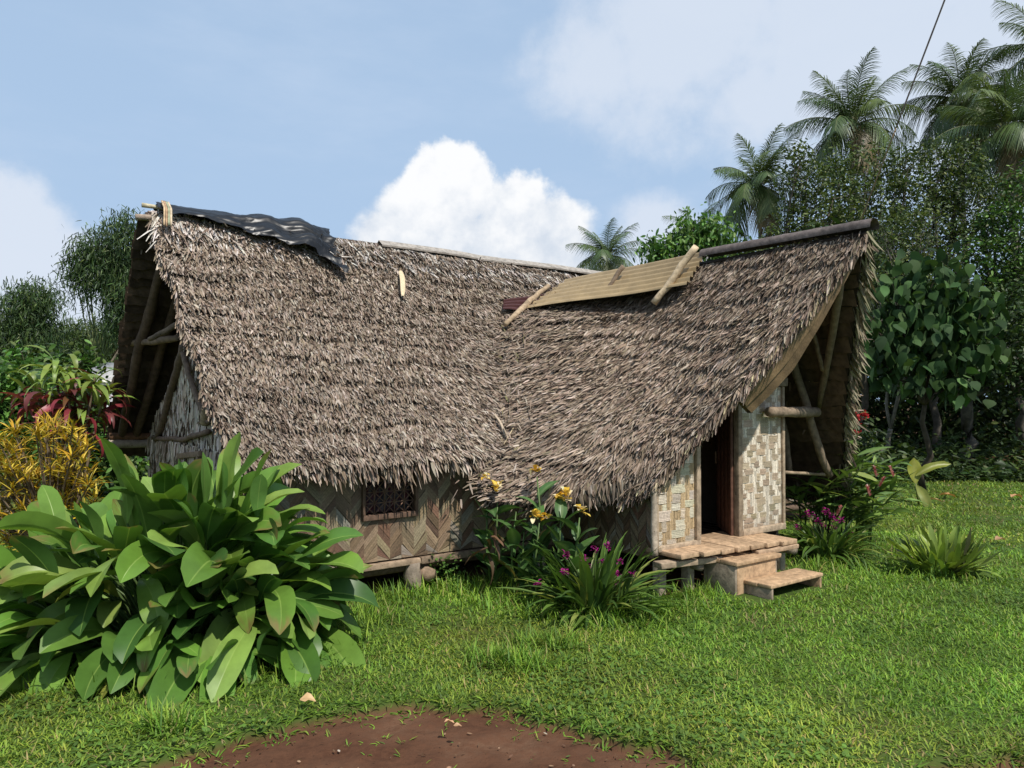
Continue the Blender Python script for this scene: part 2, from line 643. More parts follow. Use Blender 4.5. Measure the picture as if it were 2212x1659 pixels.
RU0, RU1 = 1.24, 9.6              # main ridge from u to u
RV, RZ = -7.65, 3.42              # ridge line
HW, RISE = 2.20, 2.30             # half width and rise of each slope
WU, WZ = 6.09, 3.08               # wing ridge
WHW, WRISE = 1.64, 2.33
TS = np.array([0.0, 0.5, 0.75, 0.9, 1.0])
WV_EDGE = np.array([-3.27, -3.79, -4.12, -4.27, -4.66])
BT = np.array([0.0, 0.5, 1.0])
WV_EDGE_B = np.array([-3.27, -3.90, -4.45])


def sag(t):
    return -0.05 * np.sin(np.clip(t, 0, 1) * math.pi)


def main_front(a, t):
    z = RZ - RISE * t + sag(t) + (fbm(a * 0.9, t * 3, 21) - 0.5) * 0.10 - 0.05 * np.clip((a - 4.0) / 2.5, 0, 1) * (1 - t)
    # the eave line hangs unevenly
    z = z - np.clip(t - 0.85, 0, 1) * 0.5 * (fbm(a * 1.1, 0.3, 33) - 0.5)
    return Harr(a, RV + HW * t, z)


def main_back(a, t):
    return Harr(a, RV - HW * t, RZ - RISE * t + sag(t))


VAL_T = [0, .17, .35, .59, .78, .91, 1.0]
VAL_V = [-7.3, -6.96, -6.54, -6.0, -5.59, -5.3, -5.12]


def wing_u(a, t):
    """the left slope flares out towards the valley with the main roof"""
    vv = np.interp(t, VAL_T, VAL_V)
    vf = np.minimum(vv + 1.5, np.interp(t, TS, WV_EDGE) - 0.06)
    s = np.clip((vf - a) / np.maximum(vf - vv, 0.15), 0, 1.25) ** 1.4
    return WU - WHW * t - 0.92 * s * np.clip(t / 0.22, 0, 1)


def wing_left(a, t):
    z = WZ - WRISE * t + sag(t) + (fbm(a * 0.9, t * 3, 41) - 0.5) * 0.09
    return Harr(wing_u(np.asarray(a, float), np.asarray(t, float)), a, z)


def wing_right(a, t):
    return Harr(WU + WHW * t, a, WZ - (WRISE + 0.12) * t + sag(t))


def wl_edge(t):
    return np.interp(t, TS, WV_EDGE)


def wr_edge(t):
    return np.interp(t, BT, WV_EDGE_B)


def frame(surf, a, t):
    e = 1e-3
    P = surf(a, t)
    T = unit(surf(a, t + e) - surf(a, t - e))
    A = unit(surf(a + e, t) - surf(a - e, t))
    N = unit(np.cross(A, T))
    N = N * np.sign(N[:, 2:3])
    return P, T, A, N


GREY = [(0.29, 0.232, 0.182), (0.215, 0.160, 0.118), (0.40, 0.338, 0.278), (0.105, 0.072, 0.050), (0.20, 0.155, 0.105)]
GREY_W = [0.34, 0.30, 0.14, 0.14, 0.08]
BROWN = [(0.27, 0.208, 0.158), (0.20, 0.146, 0.105), (0.37, 0.30, 0.24), (0.095, 0.065, 0.046), (0.185, 0.145, 0.095)]
BROWN_W = [0.33, 0.32, 0.12, 0.16, 0.07]


def thatch(mb, surf, amin, amax, t0, t1, slope, row_sp, leaf_sp, L, W, cols, w, seed, lift=(0.05, 0.5), skew=None, spread=0.28, bands=True, keep=None, ledge=0.036):
    rg = np.random.default_rng(seed)
    rows = int(slope * (t1 - t0) / row_sp)
    aa, tt, rr = [], [], []
    for r in range(rows):
        t = t0 + (t1 - t0) * (r + 0.5) / rows
        lo, hi = amin(t), amax(t)
        n = max(2, int((hi - lo) / leaf_sp))
        a = lo + (np.arange(n) + rg.uniform(0, 1, n)) / n * (hi - lo)
        tj = t + ((fbm(a * 1.6, r * 0.21, seed + 3) - 0.5) * 1.6 + rg.uniform(-0.35, 0.35, n)) * row_sp / slope
        aa.append(a)
        tt.append(tj)
        rr.append(np.full(n, r))
    a, t, r = np.concatenate(aa), np.concatenate(tt), np.concatenate(rr)
    if keep is not None:
        kk = keep(a, t)
        a, t, r = a[kk], t[kk], r[kk]
    n = len(a)
    P, T, A, N = frame(surf, a, t)
    ang = rg.normal(0, spread, n) + (fbm(a * 1.3, t * 5, seed + 9) - 0.5) * 0.5
    if skew is not None:
        ang = ang + skew(a, t)
    li = rg.uniform(lift[0], lift[1], n) * (0.6 + 0.9 * fbm(a * 2.2, t * 7, seed + 12))
    if bands:       # some courses stand off the roof and shade the one below
        band = hash2(r.astype(float), np.floor(a * 0.8 + fbm(a, r * 0.5, 4) * 2), seed) > 0.84
        li = li + band * rg.uniform(0.05, 0.35, n)
    D = T * np.cos(ang)[:, None] + A * np.sin(ang)[:, None]
    D = D * np.cos(li)[:, None] + N * np.sin(li)[:, None]
    ro = rg.normal(0, 0.45, n)
    NN = N * np.cos(ro)[:, None] + A * np.sin(ro)[:, None]
    LL = rg.uniform(*L, n) * (0.75 + 0.5 * fbm(a * 3, t * 9, seed + 15))
    WW = rg.uniform(*W, n)
    tone = 0.72 + 0.56 * fbm(a * 0.55, t * 2.6, seed + 17, 4)
    tint = pick(rg, n, cols, w, 0.16, 0.04) * tone[:, None]
    ph = t * slope / 0.27 + (fbm(a * 0.9, t * 1.5, seed + 21, 3) - 0.5) * 2.2
    amp = ledge * (0.25 + 1.5 * np.clip(fbm(a * 0.7, t * 3.3, seed + 23) - 0.25, 0, 1))
    fr_ = np.mod(ph, 1.0)
    P = P + N * (amp * fr_)[:, None]
    mb.ribbons(P + N * rg.uniform(0.0, 0.018, n)[:, None], D, NN, LL, WW, P_THATCH, tint, curve=rg.normal(-0.12, 0.30, n), grav=rg.uniform(0.0, 0.15, n), fold=0.18)


def slab(mb, surf, amin, amax, t0, t1, th, tint, na=40, nt=24):
    """the solid body of a roof slope"""
    t = np.linspace(t0, t1, nt)
    G = np.stack([surf(np.linspace(amin(q), amax(q), na), np.full(na, q)) for q in t])
    nrm = unit(np.cross(G[1, 1] - G[0, 1], G[0, 2] - G[0, 1]))
    nrm = nrm * np.sign(nrm[2])
    Bt = G - nrm * th
    mb.grid(G, tint)
    mb.grid(Bt, tint)
    for a_, b_ in ((G[0], Bt[0]), (G[-1], Bt[-1]), (G[:, 0], Bt[:, 0]), (G[:, -1], Bt[:, -1])):
        mb.grid(np.stack([a_, b_]), tint)


def fringe(mb, surf, amin, amax, t, seed, cols, w, n, L=(0.16, 0.34), down=0.6, layers=4):
    """ragged leaf ends hanging off an eave"""
    rg = np.random.default_rng(seed)
    for ly in range(layers):
        a = rg.uniform(amin, amax, n)
        tq = np.full(n, t - 0.028 * ly) + rg.uniform(-0.012, 0.012, n)
        P, T, A, N = frame(surf, a, tq)
        clump = fbm(a * 5.0, ly * 3.1, seed + 2, 2)
        ang = rg.normal(0, 0.16, n)
        D = T * np.cos(ang)[:, None] + A * np.sin(ang)[:, None] - ZUP * down * rg.uniform(0.3, 1.3, n)[:, None]
        tint = pick(rg, n, cols, w, 0.16, 0.04)
        mb.ribbons(P - N * rg.uniform(-0.02, 0.07, n)[:, None], D, N + rg.normal(0, 0.35, (n, 3)), rg.uniform(*L, n) * (0.35 + 1.05 * clump ** 1.3), rg.uniform(0.013, 0.028, n), [0.8, 1.0, 0.7, 0.1], tint, curve=rg.normal(0, 0.12, n), fold=0.15)


def valley_x(t_or_v):
    return 0


SL_M = math.hypot(HW, RISE)
SL_W = math.hypot(WHW, WRISE)


def build_main_roof():
    mb = MB()
    lo = lambda t: RU0 + 0.24 * t + 0.03 * math.sin(t * 23)
    hi = lambda t: RU1

    def skew(a, t):     # leaves near the valley lean towards it
        v = RV + HW * t
        z = RZ - RISE * t
        d = wing_u(v, np.clip((WZ - z) / WRISE, 0, 1.1)) - a
        return np.clip(1.0 - np.abs(d) / 1.0, 0, 1) * 0.55

    def keep(a, t):     # nothing under the wing's own thatch
        z = RZ - RISE * t
        v = RV + HW * t
        uw = wing_u(v, np.clip((WZ - z) / WRISE, 0, 1.1))
        return ~((a > uw + 0.16) & (a < WU + WHW) & (z < WZ))

    slab(mb, main_front, lo, hi, 0.0, 1.0, 0.09, (0.035, 0.025, 0.019), 90, 30)
    thatch(mb, main_front, lo, lambda t: 8.0, 0.03, 1.0, SL_M, 0.034, 0.0082, (0.045, 0.09), (0.009, 0.019), GREY, GREY_W, 101, lift=(0.0, 0.36), spread=0.24, skew=skew, keep=keep)
    thatch(mb, main_front, lambda t: 8.0, hi, 0.03, 1.0, SL_M, 0.10, 0.03, (0.16, 0.26), (0.03, 0.05), GREY, GREY_W, 102)
    # long shaggy leaves laid over the ridge
    thatch(mb, main_front, lambda t: lo(t) + 0.02, hi, 0.0, 0.115, SL_M, 0.045, 0.012, (0.14, 0.28), (0.012, 0.024), [(0.44, 0.40, 0.36), (0.32, 0.26, 0.21), (0.55, 0.5, 0.45), (0.2, 0.15, 0.11)], [4, 3, 2, 2], 103, lift=(-0.02, 0.2), spread=0.34, bands=False)
    fringe(mb, main_front, 1.45, 4.9, 1.0, 104, GREY, GREY_W, 520, L=(0.08, 0.19))
    fringe(mb, main_front, 6.6, RU1, 1.0, 105, GREY, GREY_W, 300)
    # raw leaf ends along the left rake
    rg = np.random.default_rng(106)
    n = 1300
    t = rg.uniform(0, 1, n)
    a = np.array([lo(q) for q in t]) + rg.uniform(0.0, 0.035, n)
    P, T, A, N = frame(main_front, a, t)
    D = T * 0.9 - A * rg.uniform(-0.1, 0.40, n)[:, None] - N * rg.uniform(0.0, 0.3, n)[:, None]
    mb.ribbons(P - N * rg.uniform(0, 0.07, n)[:, None], D, N + rg.normal(0, 0.4, (n, 3)), rg.uniform(0.05, 0.11, n), 0.018, P_THATCH, pick(rg, n, GREY, GREY_W), fold=0.15)
    # hidden back slope: solid plus coarse leaves
    lob = lambda t: RU0 - 0.02 + 0.0 * t
    slab(mb, main_back, lob, hi, 0.0, 1.0, 0.06, (0.06, 0.042, 0.03), 60, 20)
    thatch(mb, main_back, lob, hi, 0.02, 1.0, SL_M, 0.11, 0.035, (0.18, 0.28), (0.03, 0.05), GREY, GREY_W, 107)
    roof = mb.build('roof', M['thatch'], house)
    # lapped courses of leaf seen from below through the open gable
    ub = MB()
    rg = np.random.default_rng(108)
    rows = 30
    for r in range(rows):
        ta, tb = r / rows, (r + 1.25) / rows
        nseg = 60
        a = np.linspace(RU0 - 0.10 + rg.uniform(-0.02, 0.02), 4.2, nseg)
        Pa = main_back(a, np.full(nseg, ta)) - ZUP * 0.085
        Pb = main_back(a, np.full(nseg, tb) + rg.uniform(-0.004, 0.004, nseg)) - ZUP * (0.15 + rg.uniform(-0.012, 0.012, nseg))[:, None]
        col = np.array([0.080, 0.055, 0.040]) * rg.uniform(0.7, 1.2)  # smoke-darkened leaf, its tint lowered further to stand in for interior shade
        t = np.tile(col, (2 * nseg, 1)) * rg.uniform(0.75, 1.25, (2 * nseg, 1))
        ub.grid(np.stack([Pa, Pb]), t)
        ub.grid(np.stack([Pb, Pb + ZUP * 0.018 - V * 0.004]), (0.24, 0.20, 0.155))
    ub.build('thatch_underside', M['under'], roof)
    return roof


def build_wing_roof():
    mb = MB()
    lo = lambda t: float(np.interp(t, VAL_T, VAL_V)) - 0.30 + 0.30 * t ** 6
    hi = lambda t: float(wl_edge(t))

    def skew(a, t):
        z = WZ - WRISE * t
        d = a - (RV + HW * (RZ - z) / RISE)
        return -np.clip(1.0 - np.abs(d) / 0.9, 0, 1) * 0.45

    def keep(a, t):
        z = WZ - WRISE * t
        zm = RZ - RISE * np.abs(a - RV) / HW
        return ~(zm > z + 0.12)

    dark = (0.034, 0.024, 0.018)
    slab(mb, wing_left, lo, hi, 0.0, 0.985, 0.09, dark, 60, 30)
    thatch(mb, wing_left, lo, hi, 0.0, 1.0, SL_W + 0.3, 0.036, 0.0088, (0.06, 0.12), (0.009, 0.019), BROWN, BROWN_W, 201, lift=(0.0, 0.30), spread=0.22, ledge=0.04, skew=skew, keep=keep)
    fringe(mb, wing_left, -5.2, -4.75, 0.97, 204, BROWN, BROWN_W, 200, L=(0.09, 0.18), down=0.4)
    fringe(mb, wing_left, -4.8, -4.42, 0.95, 205, BROWN, BROWN_W, 90, L=(0.09, 0.17), down=0.4, layers=3)
    # leaf ends along the front rake, lying along the edge
    rg = np.random.default_rng(206)
    n = 2000
    t = rg.uniform(0, 0.98, n)
    a = wl_edge(t) + rg.uniform(-0.08, 0.015, n)
    P, T, A, N = frame(wing_left, a, t)
    D = T + A * rg.uniform(-0.15, 0.30, n)[:, None] + N * rg.uniform(-0.25, 0.10, n)[:, None]
    mb.ribbons(P - N * rg.uniform(-0.015, 0.05, n)[:, None], D, N + rg.normal(0, 0.4, (n, 3)), rg.uniform(0.07, 0.16, n), 0.018, P_THATCH, pick(rg, n, BROWN + [(0.42, 0.36, 0.22)], BROWN_W + [0.12]), fold=0.15)
    # litter lying in the valley
    n = 420
    s = rg.uniform(0.03, 1.0, n)
    vv = np.interp(s, VAL_T, VAL_V)
    P = wing_left(vv + rg.normal(0, 0.10, n), s) + ZUP * 0.05 + V * rg.normal(0.03, 0.05, (n, 1))
    vd = unit((H(WU - WHW, RV + HW * (RZ - WZ + WRISE) / RISE, WZ - WRISE) - H(WU, RV + HW * (RZ - WZ) / RISE, WZ))[None])[0]
    D = vd + rg.normal(0, 0.55, (n, 3)) * [1, 1, 0.35]
    nv = unit(unit(V[None] * RISE + ZUP * HW) + unit(-U[None] * WRISE + ZUP * WHW))[0]
    mb.ribbons(P, D, nv + rg.normal(0, 0.4, (n, 3)), rg.uniform(0.05, 0.14, n), rg.uniform(0.009, 0.020, n), P_THATCH, pick(rg, n, BROWN + [(0.17, 0.15, 0.07)], BROWN_W + [0.12]), curve=rg.normal(-0.1, 0.2, n))
    # right slope: solid, coarse leaves outside, shaggy lit edge
    lor = lambda t: -7.55 + 1.6 * t
    hir = lambda t: float(wr_edge(t))
    slab(mb, wing_right, lor, hir, 0.0, 1.0, 0.06, dark, 40, 24)
    thatch(mb, wing_right, lor, hir, 0.0, 1.0, SL_W, 0.08, 0.025, (0.16, 0.28), (0.024, 0.042), BROWN, BROWN_W, 207)
    n = 620
    t = rg.uniform(0, 1.0, n)
    a = wr_edge(t) + rg.uniform(-0.06, 0.03, n)
    P, T, A, N = frame(wing_right, a, t)
    D = T + A * rg.uniform(-0.1, 0.35, n)[:, None] + N * rg.uniform(-0.1, 0.5, n)[:, None] - ZUP * 0.25
    mb.ribbons(P + N * rg.uniform(-0.05, 0.06, n)[:, None], D, A + rg.normal(0, 0.6, (n, 3)), rg.uniform(0.10, 0.26, n), 0.022, [0.8, 1, 0.75, 0.1], pick(rg, n, [(0.30, 0.26, 0.17), (0.22, 0.20, 0.12), (0.16, 0.12, 0.08)], [3, 3, 3]), curve=rg.normal(-0.1, 0.15, n), fold=0.15)
    fringe(mb, wing_right, -6.0, -4.42, 1.0, 209, BROWN, BROWN_W, 200, L=(0.14, 0.3), down=0.5)
    roof = mb.build('entrance_roof', M['thatch'], house)
    ub = MB()
    rows = 19
    for r in range(rows):
        ta, tb = r / rows, (r + 1.22) / rows
        nseg = 46
        e = float(wr_edge(tb)) - 0.03
        a = np.linspace(-7.0, e, nseg)
        Pa = wing_right(a, np.full(nseg, ta)) - ZUP * 0.08
        Pb = wing_right(a, np.full(nseg, tb) + rg.uniform(-0.004, 0.004, nseg)) - ZUP * (0.15 + rg.uniform(-0.014, 0.014, nseg))[:, None]
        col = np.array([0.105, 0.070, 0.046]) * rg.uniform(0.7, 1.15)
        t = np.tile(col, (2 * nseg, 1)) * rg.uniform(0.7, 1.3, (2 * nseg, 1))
        ub.grid(np.stack([Pa, Pb]), t)
        ub.grid(np.stack([Pb, Pb + ZUP * 0.014 + U * 0.004]), (0.20, 0.15, 0.10))
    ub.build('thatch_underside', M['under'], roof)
    # thick cut edge of the left slope: lapped woven matting
    fb = MB()
    tq = np.linspace(0.02, 0.575, 34)
    thick = np.interp(tq, [0.0, 0.15, 0.4, 0.575], [0.06, 0.16, 0.30, 0.27])
    edge = wing_left(wl_edge(tq) - 0.02, tq) - ZUP * 0.03
    inward = unit(U * WRISE - ZUP * WHW)
    ins = edge + inward * thick[:, None]
    b1 = edge - V * 0.05
    b2 = ins - V * 0.05
    fcol = np.array([0.205, 0.135, 0.072])
    mid = edge + inward * (thick * 0.62)[:, None] + V * 0.012
    mid2 = edge + inward * (thick * 0.62)[:, None] - V * 0.008
    tv = fcol * rg.uniform(0.6, 1.25, (34, 1))
    fb.grid(np.stack([edge, mid]), np.concatenate([tv, tv]))
    fb.grid(np.stack([mid2, ins]), np.concatenate([tv * 0.8, tv * 0.75]))
    fb.grid(np.stack([b1, b2]), np.concatenate([tv, tv]) * 0.6)
    fb.grid(np.stack([ins, b2]), np.concatenate([tv, tv]) * 0.6)
    fb.build('rake_board', M['bamboo'], roof)
    return roof


roof_main = build_main_roof()
roof_wing = build_wing_roof()

WOOD = (0.27, 0.20, 0.145)
WOOD_G = (0.30, 0.265, 0.225)
WOOD_D = (0.12, 0.08, 0.055)
AXH = np.stack([U, V, ZUP])
FW_V, FLOOR = -5.67, 0.30        # front wall plane and floor level
EW_V = -4.31                      # entrance wall plane


def plank(name, a, b, w, h, tint, parent, side=None, mat='wood', bev=0.006, jit=0.04):
    """a board from a to b, w wide along side, h thick"""
    a, b = np.asarray(a, float), np.asarray(b, float)
    d = unit((b - a)[None])[0]
    s = np.asarray(side if side is not None else V, float)
    s = unit((s - d * np.dot(s, d))[None])[0]
    n = np.cross(d, s)
    mb = MB()
    mb.box((a + b) / 2, [d, s, n], [np.linalg.norm(b - a) / 2, w / 2, h / 2], tint, jit * 0.3)
    return mb.build(name, M[mat], parent, bevel=bev)


def log(name, pts, r, tint, parent, n=10, seed=0, bend=0.0, segs=12, mat='wood'):
    """a round pole through pts, a little crooked"""
    pts = np.asarray(pts, float)
    s = np.linspace(0, 1, len(pts))
    q = np.linspace(0, 1, segs)
    P = np.stack([np.interp(q, s, pts[:, i]) for i in range(3)], 1)
    rg = np.random.default_rng(seed + 17)
    if bend:
        off = np.cumsum(rg.normal(0, bend, (segs, 3)), 0)
        off -= np.linspace(0, 1, segs)[:, None] * off[-1] + (1 - np.linspace(0, 1, segs))[:, None] * off[0]
        P = P + off
    rad = np.interp(q, np.linspace(0, 1, len(np.atleast_1d(r))), np.atleast_1d(r)) * rg.uniform(0.92, 1.08, segs)
    t = np.asarray(tint) * rg.uniform(0.85, 1.15, (segs, 1))
    mb = MB()
    mb.tube(P, rad, t, n=n, seed=seed, jit=0.05)
    return mb.build(name, M[mat], parent, smooth=True)


def herringbone(mb, org, du, w, top_fn, bot, col_w, pieces, cols, wts, nrm, seed, slope=1.25):
    """woven bamboo wall: columns of slanting pieces that change direction at each column"""
    rg = np.random.default_rng(seed)
    n = int(w / col_w) + 1
    cw = w / n
    for i in range(n):
        sgn = 1 if i % 2 == 0 else -1
        x0, x1 = i * cw, (i + 1) * cw
        sh = slope * cw * sgn
        y = bot - abs(sh) - rg.uniform(0, 0.06)
        top = top_fn((x0 + x1) / 2)
        while y < top:
            h = pieces * rg.uniform(0.75, 1.25)
            g = 0.003
            ya0, ya1 = (y, y + h - g)
            off = rg.uniform(-0.004, 0.004)
            l0, l1 = (ya0, ya1)
            r0, r1 = (ya0 + sh, ya1 + sh)
            if sgn < 0:
                l0, l1, r0, r1 = l0 + abs(sh), l1 + abs(sh), r0 + abs(sh), r1 + abs(sh)
            c = pick(rg, 1, cols, wts, 0.2, 0.05)[0]
            # three narrow slats per piece
            e0, e1 = rg.uniform(-0.012, 0.004), rg.uniform(-0.004, 0.012)
            k = 3
            for q in range(k):
                f0, f1 = q / k, (q + 0.93) / k
                lo0, lo1 = l0 + (l1 - l0) * f0, l0 + (l1 - l0) * f1
                ro0, ro1 = r0 + (r1 - r0) * f0, r0 + (r1 - r0) * f1
                pts = []
                for (xx, yy, dz) in ((x0 + e0, lo0, 0.0), (x1 + e1, ro0, 0.006), (x1 + e1, ro1, 0.006), (x0 + e0, lo1, 0.0)):
                    yy = min(max(yy, bot), top)
                    xx = min(max(xx, 0), w)
                    pts.append(org + du * xx + ZUP * yy + nrm * (off + dz + 0.004))
                if max(lo1, ro1) > bot and min(lo0, ro0) < top:
                    mb.add(np.array(pts), np.array([[0, 1, 2, 3]]), c * rg.uniform(0.85, 1.15))
            y += h
        # backing
    return mb


def basket(mb, org, du, w, top_fn, bot, nrm, seed, nx=9, ch=0.085, over=0.55, cross=(0.62, 0.54, 0.41), upright=(0.40, 0.29, 0.165), stain=0.3):
    """twill-woven bamboo panel: bundles of split bamboo, crosswise floats over upright strips, bulging where they ride over"""
    rg = np.random.default_rng(seed)
    cw = w / nx
    tops = max(top_fn(0), top_fn(w))

    def dirty(y):
        return 1 - stain * math.exp(-(y - bot) / 0.10)
    for i in range(nx):
        k = 3
        for q in range(k):
            c = np.array(upright) * rg.uniform(0.72, 1.3)
            xa, xb = (i + (q + 0.04) / k) * cw, (i + (q + 0.95) / k) * cw
            tp = top_fn((xa + xb) / 2)
            ys = np.arange(bot, tp, 0.05)
            ys = np.append(ys, tp)
            for ya, yb in zip(ys[:-1], ys[1:]):
                b = 0.003 + rg.uniform(0, 0.003)
                pts = [org + du * x + ZUP * y + nrm * b for x, y in ((xa, ya), (xb, ya), (xb, yb), (xa, yb))]
                mb.add(np.array(pts), np.array([[0, 1, 2, 3]]), c * rg.uniform(0.9, 1.1) * dirty(ya))
    y = bot
    j = 0
    off = 0
    while y < tops:
        h = ch * rg.uniform(0.75, 1.25)
        off = (off + (1 if rg.uniform() < 0.7 else 2)) % 4
        i = -off
        while i < nx:
            ln = 2 if rg.uniform() < over else (1 if rg.uniform() < 0.5 else 3)
            x0, x1 = max(i, 0) * cw, min(i + ln, nx) * cw
            if x1 > x0 + 0.01:
                cs = np.array(cross) * rg.uniform(0.74, 1.12) * (1 + rg.uniform(-0.05, 0.05, 3))
                kk = max(4, int(h / 0.012))
                y0 = y + rg.uniform(-0.012, 0.012)
                for q in range(kk):
                    ya, yb = y0 + h * q / kk, y0 + h * (q + 0.86) / kk
                    if yb > min(top_fn(x0), top_fn(x1)) or ya < bot:
                        continue
                    cc = cs * rg.uniform(0.8, 1.12) * dirty(ya)
                    e0, e1 = rg.uniform(-0.008, 0.004), rg.uniform(-0.004, 0.008)
                    xa, xb = max(x0 + e0, 0), min(x1 + e1, w)
                    xm = (xa + xb) / 2
                    bl, bm = 0.004, 0.013
                    pts = [org + du * x + ZUP * yy + nrm * b for (x, yy, b) in ((xa, ya, bl), (xm, ya, bm), (xb, ya, bl), (xb, yb, bl), (xm, yb, bm), (xa, yb, bl))]
                    mb.add(np.array(pts), np.array([[0, 1, 4, 5], [1, 2, 3, 4]]), cc)
            i += ln + (1 if rg.uniform() < 0.45 else 2)
        y += h
        j += 1


def wall_backing(mb, org, du, w, top_fn, bot, nrm, tint, th=0.03, n=8):
    x = np.linspace(0, w, n)
    lo = np.array([org + du * q + ZUP * bot for q in x])
    hi = np.array([org + du * q + ZUP * top_fn(q) for q in x])
    mb.grid(np.stack([lo, hi]), tint)
    lo2, hi2 = lo - nrm * th, hi - nrm * th
    mb.grid(np.stack([lo2, hi2]), tint)
    mb.grid(np.stack([hi, hi2]), tint)
    mb.grid(np.stack([lo, lo2]), tint)
    mb.grid(np.stack([lo[:1], hi[:1]]).repeat(2, 1) - np.array([[0 * nrm, th * nrm]] * 2), tint)
    mb.grid(np.stack([lo[-1:], hi[-1:]]).repeat(2, 1) - np.array([[0 * nrm, th * nrm]] * 2), tint)


HB = [(0.215, 0.15, 0.095), (0.24, 0.205, 0.165), (0.135, 0.088, 0.056), (0.17, 0.098, 0.064), (0.25, 0.19, 0.122)]  # slat colours lowered together to deepen the shadow on the front wall
HBW = [3.5, 1.3, 2, 1.6, 3]


def roof_z_main(v):
    return RZ - RISE * abs(v - RV) / HW - 0.16


def roof_z_wing(u):
    return WZ - WRISE * abs(u - WU) / WHW - 0.14


def build_walls():
    # front wall of the main house, herringbone bamboo, with a lattice window
    wp0 = on_plane(786, 1112, H(0, FW_V, 0), V)
    wp1 = on_plane(893, 1103, H(0, FW_V, 0), V)
    wu0, wu1 = np.dot(wp0, U), np.dot(wp1, U)
    wz0 = wp0[2] - 0.005
    wz1 = wz0 + 0.42
    mb = MB()
    u0, u1 = 1.68, 4.60
    top = roof_z_main(FW_V)
    seg = [(u0, wu0, lambda x: top, FLOOR - 0.02), (wu0, wu1, lambda x: wz0, FLOOR - 0.02), (wu1, u1, lambda x: top, FLOOR - 0.02)]
    for i, (a, b, tf, bt) in enumerate(seg):
        org = H(a, FW_V, 0)
        wall_backing(mb, org, U, b - a, tf, bt, V, (0.10, 0.068, 0.042))
        herringbone(mb, org, U, b - a, tf, bt, 0.128, 0.085, HB, HBW, V, 300 + i)
    if wz1 < top:
        wall_backing(mb, H(wu0, FW_V, 0), U, wu1 - wu0, lambda x: top, wz1, V, (0.10, 0.068, 0.042))
    mb.build('woven_wall', M['bamboo'], house)
    # window
    fr = MB()
    t = 0.028
    c = np.array((0.13, 0.08, 0.055))
    for (a, b, za, zb) in ((wu0 - t, wu1 + t, wz0 - 0.045, wz0), (wu0 - t, wu1 + t, wz1, wz1 + 0.03), (wu0 - t, wu0, wz0, wz1), (wu1, wu1 + t, wz0, wz1)):
        fr.box(H((a + b) / 2, FW_V + 0.012, (za + zb) / 2), AXH, [(b - a) / 2, 0.03, (zb - za) / 2], c, 0.02)
    win = fr.build('window', M['wood'], house, bevel=0.004)
    la = MB()
    W_, Hh = wu1 - wu0, wz1 - wz0
    cell = W_ / 5

    def bar(x0, y0, x1, y1, w=0.007):
        p0, p1 = H(wu0 + x0, FW_V + 0.004, wz0 + y0), H(wu0 + x1, FW_V + 0.004, wz0 + y1)
        d = unit((p1 - p0)[None])[0]
        la.box((p0 + p1) / 2, [d, V, np.cross(d, V)], [np.linalg.norm(p1 - p0) / 2, 0.006, w / 2], (0.20, 0.12, 0.08))
    for i in range(1, 5):
        bar(i * cell, 0, i * cell, Hh)
    nr = int(Hh / cell)
    for j in range(1, nr + 1):
        bar(0, j * cell, W_, j * cell)
    for i in range(5):
        for j in range(nr):
            bar(i * cell, j * cell, (i + 1) * cell, (j + 1) * cell, 0.005)
            bar(i * cell, (j + 1) * cell, (i + 1) * cell, j * cell, 0.005)
    la.build('window_lattice', M['wood'], win)
    # printed cloth curtain behind the lattice
    cu = MB()
    rg = np.random.default_rng(5)
    x = np.linspace(0, W_, 30)
    G = np.stack([Harr(wu0 + x, FW_V - 0.09 + 0.015 * np.sin(x * 60), np.full(30, z)) for z in np.linspace(wz0, wz1, 12)])
    cc = pick(rg, 360, [(0.10, 0.05, 0.06), (0.16, 0.13, 0.12), (0.12, 0.03, 0.04), (0.05, 0.05, 0.06)], None, 0.2)
    cu.grid(G, cc)
    cu.build('curtain', M['under'], win)
    # wall of the wing facing left
    sb = MB()
    v0, v1 = FW_V, EW_V - 0.05
    org = H(4.64, v0, 0)
    tf = lambda x: roof_z_wing(4.64) + 0.02
    wall_backing(sb, org, V, v1 - v0, tf, FLOOR - 0.02, -U, (0.09, 0.062, 0.04))
    herringbone(sb, org, V, v1 - v0, tf, FLOOR - 0.02, 0.1, 0.062, HB, HBW, -U, 320)
    sb.build('woven_wall', M['bamboo'], house)
    # plain walls that only close the house at the back and the right
    pb = MB()
    tb = roof_z_main(-9.49)
    for (a, d, w, top_, nn) in ((H(1.7, -9.49, 0), U, 7.6, tb, -V), (H(6.41, FW_V, 0), U, 2.9, roof_z_main(FW_V), V)):
        wall_backing(pb, a, d, w, lambda x, q=top_: q, FLOOR - 0.02, nn, (0.17, 0.12, 0.08))
        herringbone(pb, a, d, w, lambda x, q=top_: q, FLOOR - 0.02, 0.1, 0.075, HB, HBW, nn, 330)
    tri = lambda x: min(roof_z_main(-9.49 + x), 3.2)
    wall_backing(pb, H(9.3, -9.49, 0), V, 3.8, tri, FLOOR - 0.02, U, (0.17, 0.12, 0.08), n=21)
    # right side of the entrance room
    wall_backing(pb, H(6.40, FW_V, 0), V, EW_V - FW_V - 0.05, lambda x: 1.8, FLOOR - 0.02, U, (0.12, 0.085, 0.055))
    pb.build('woven_wall', M['bamboo'], house)


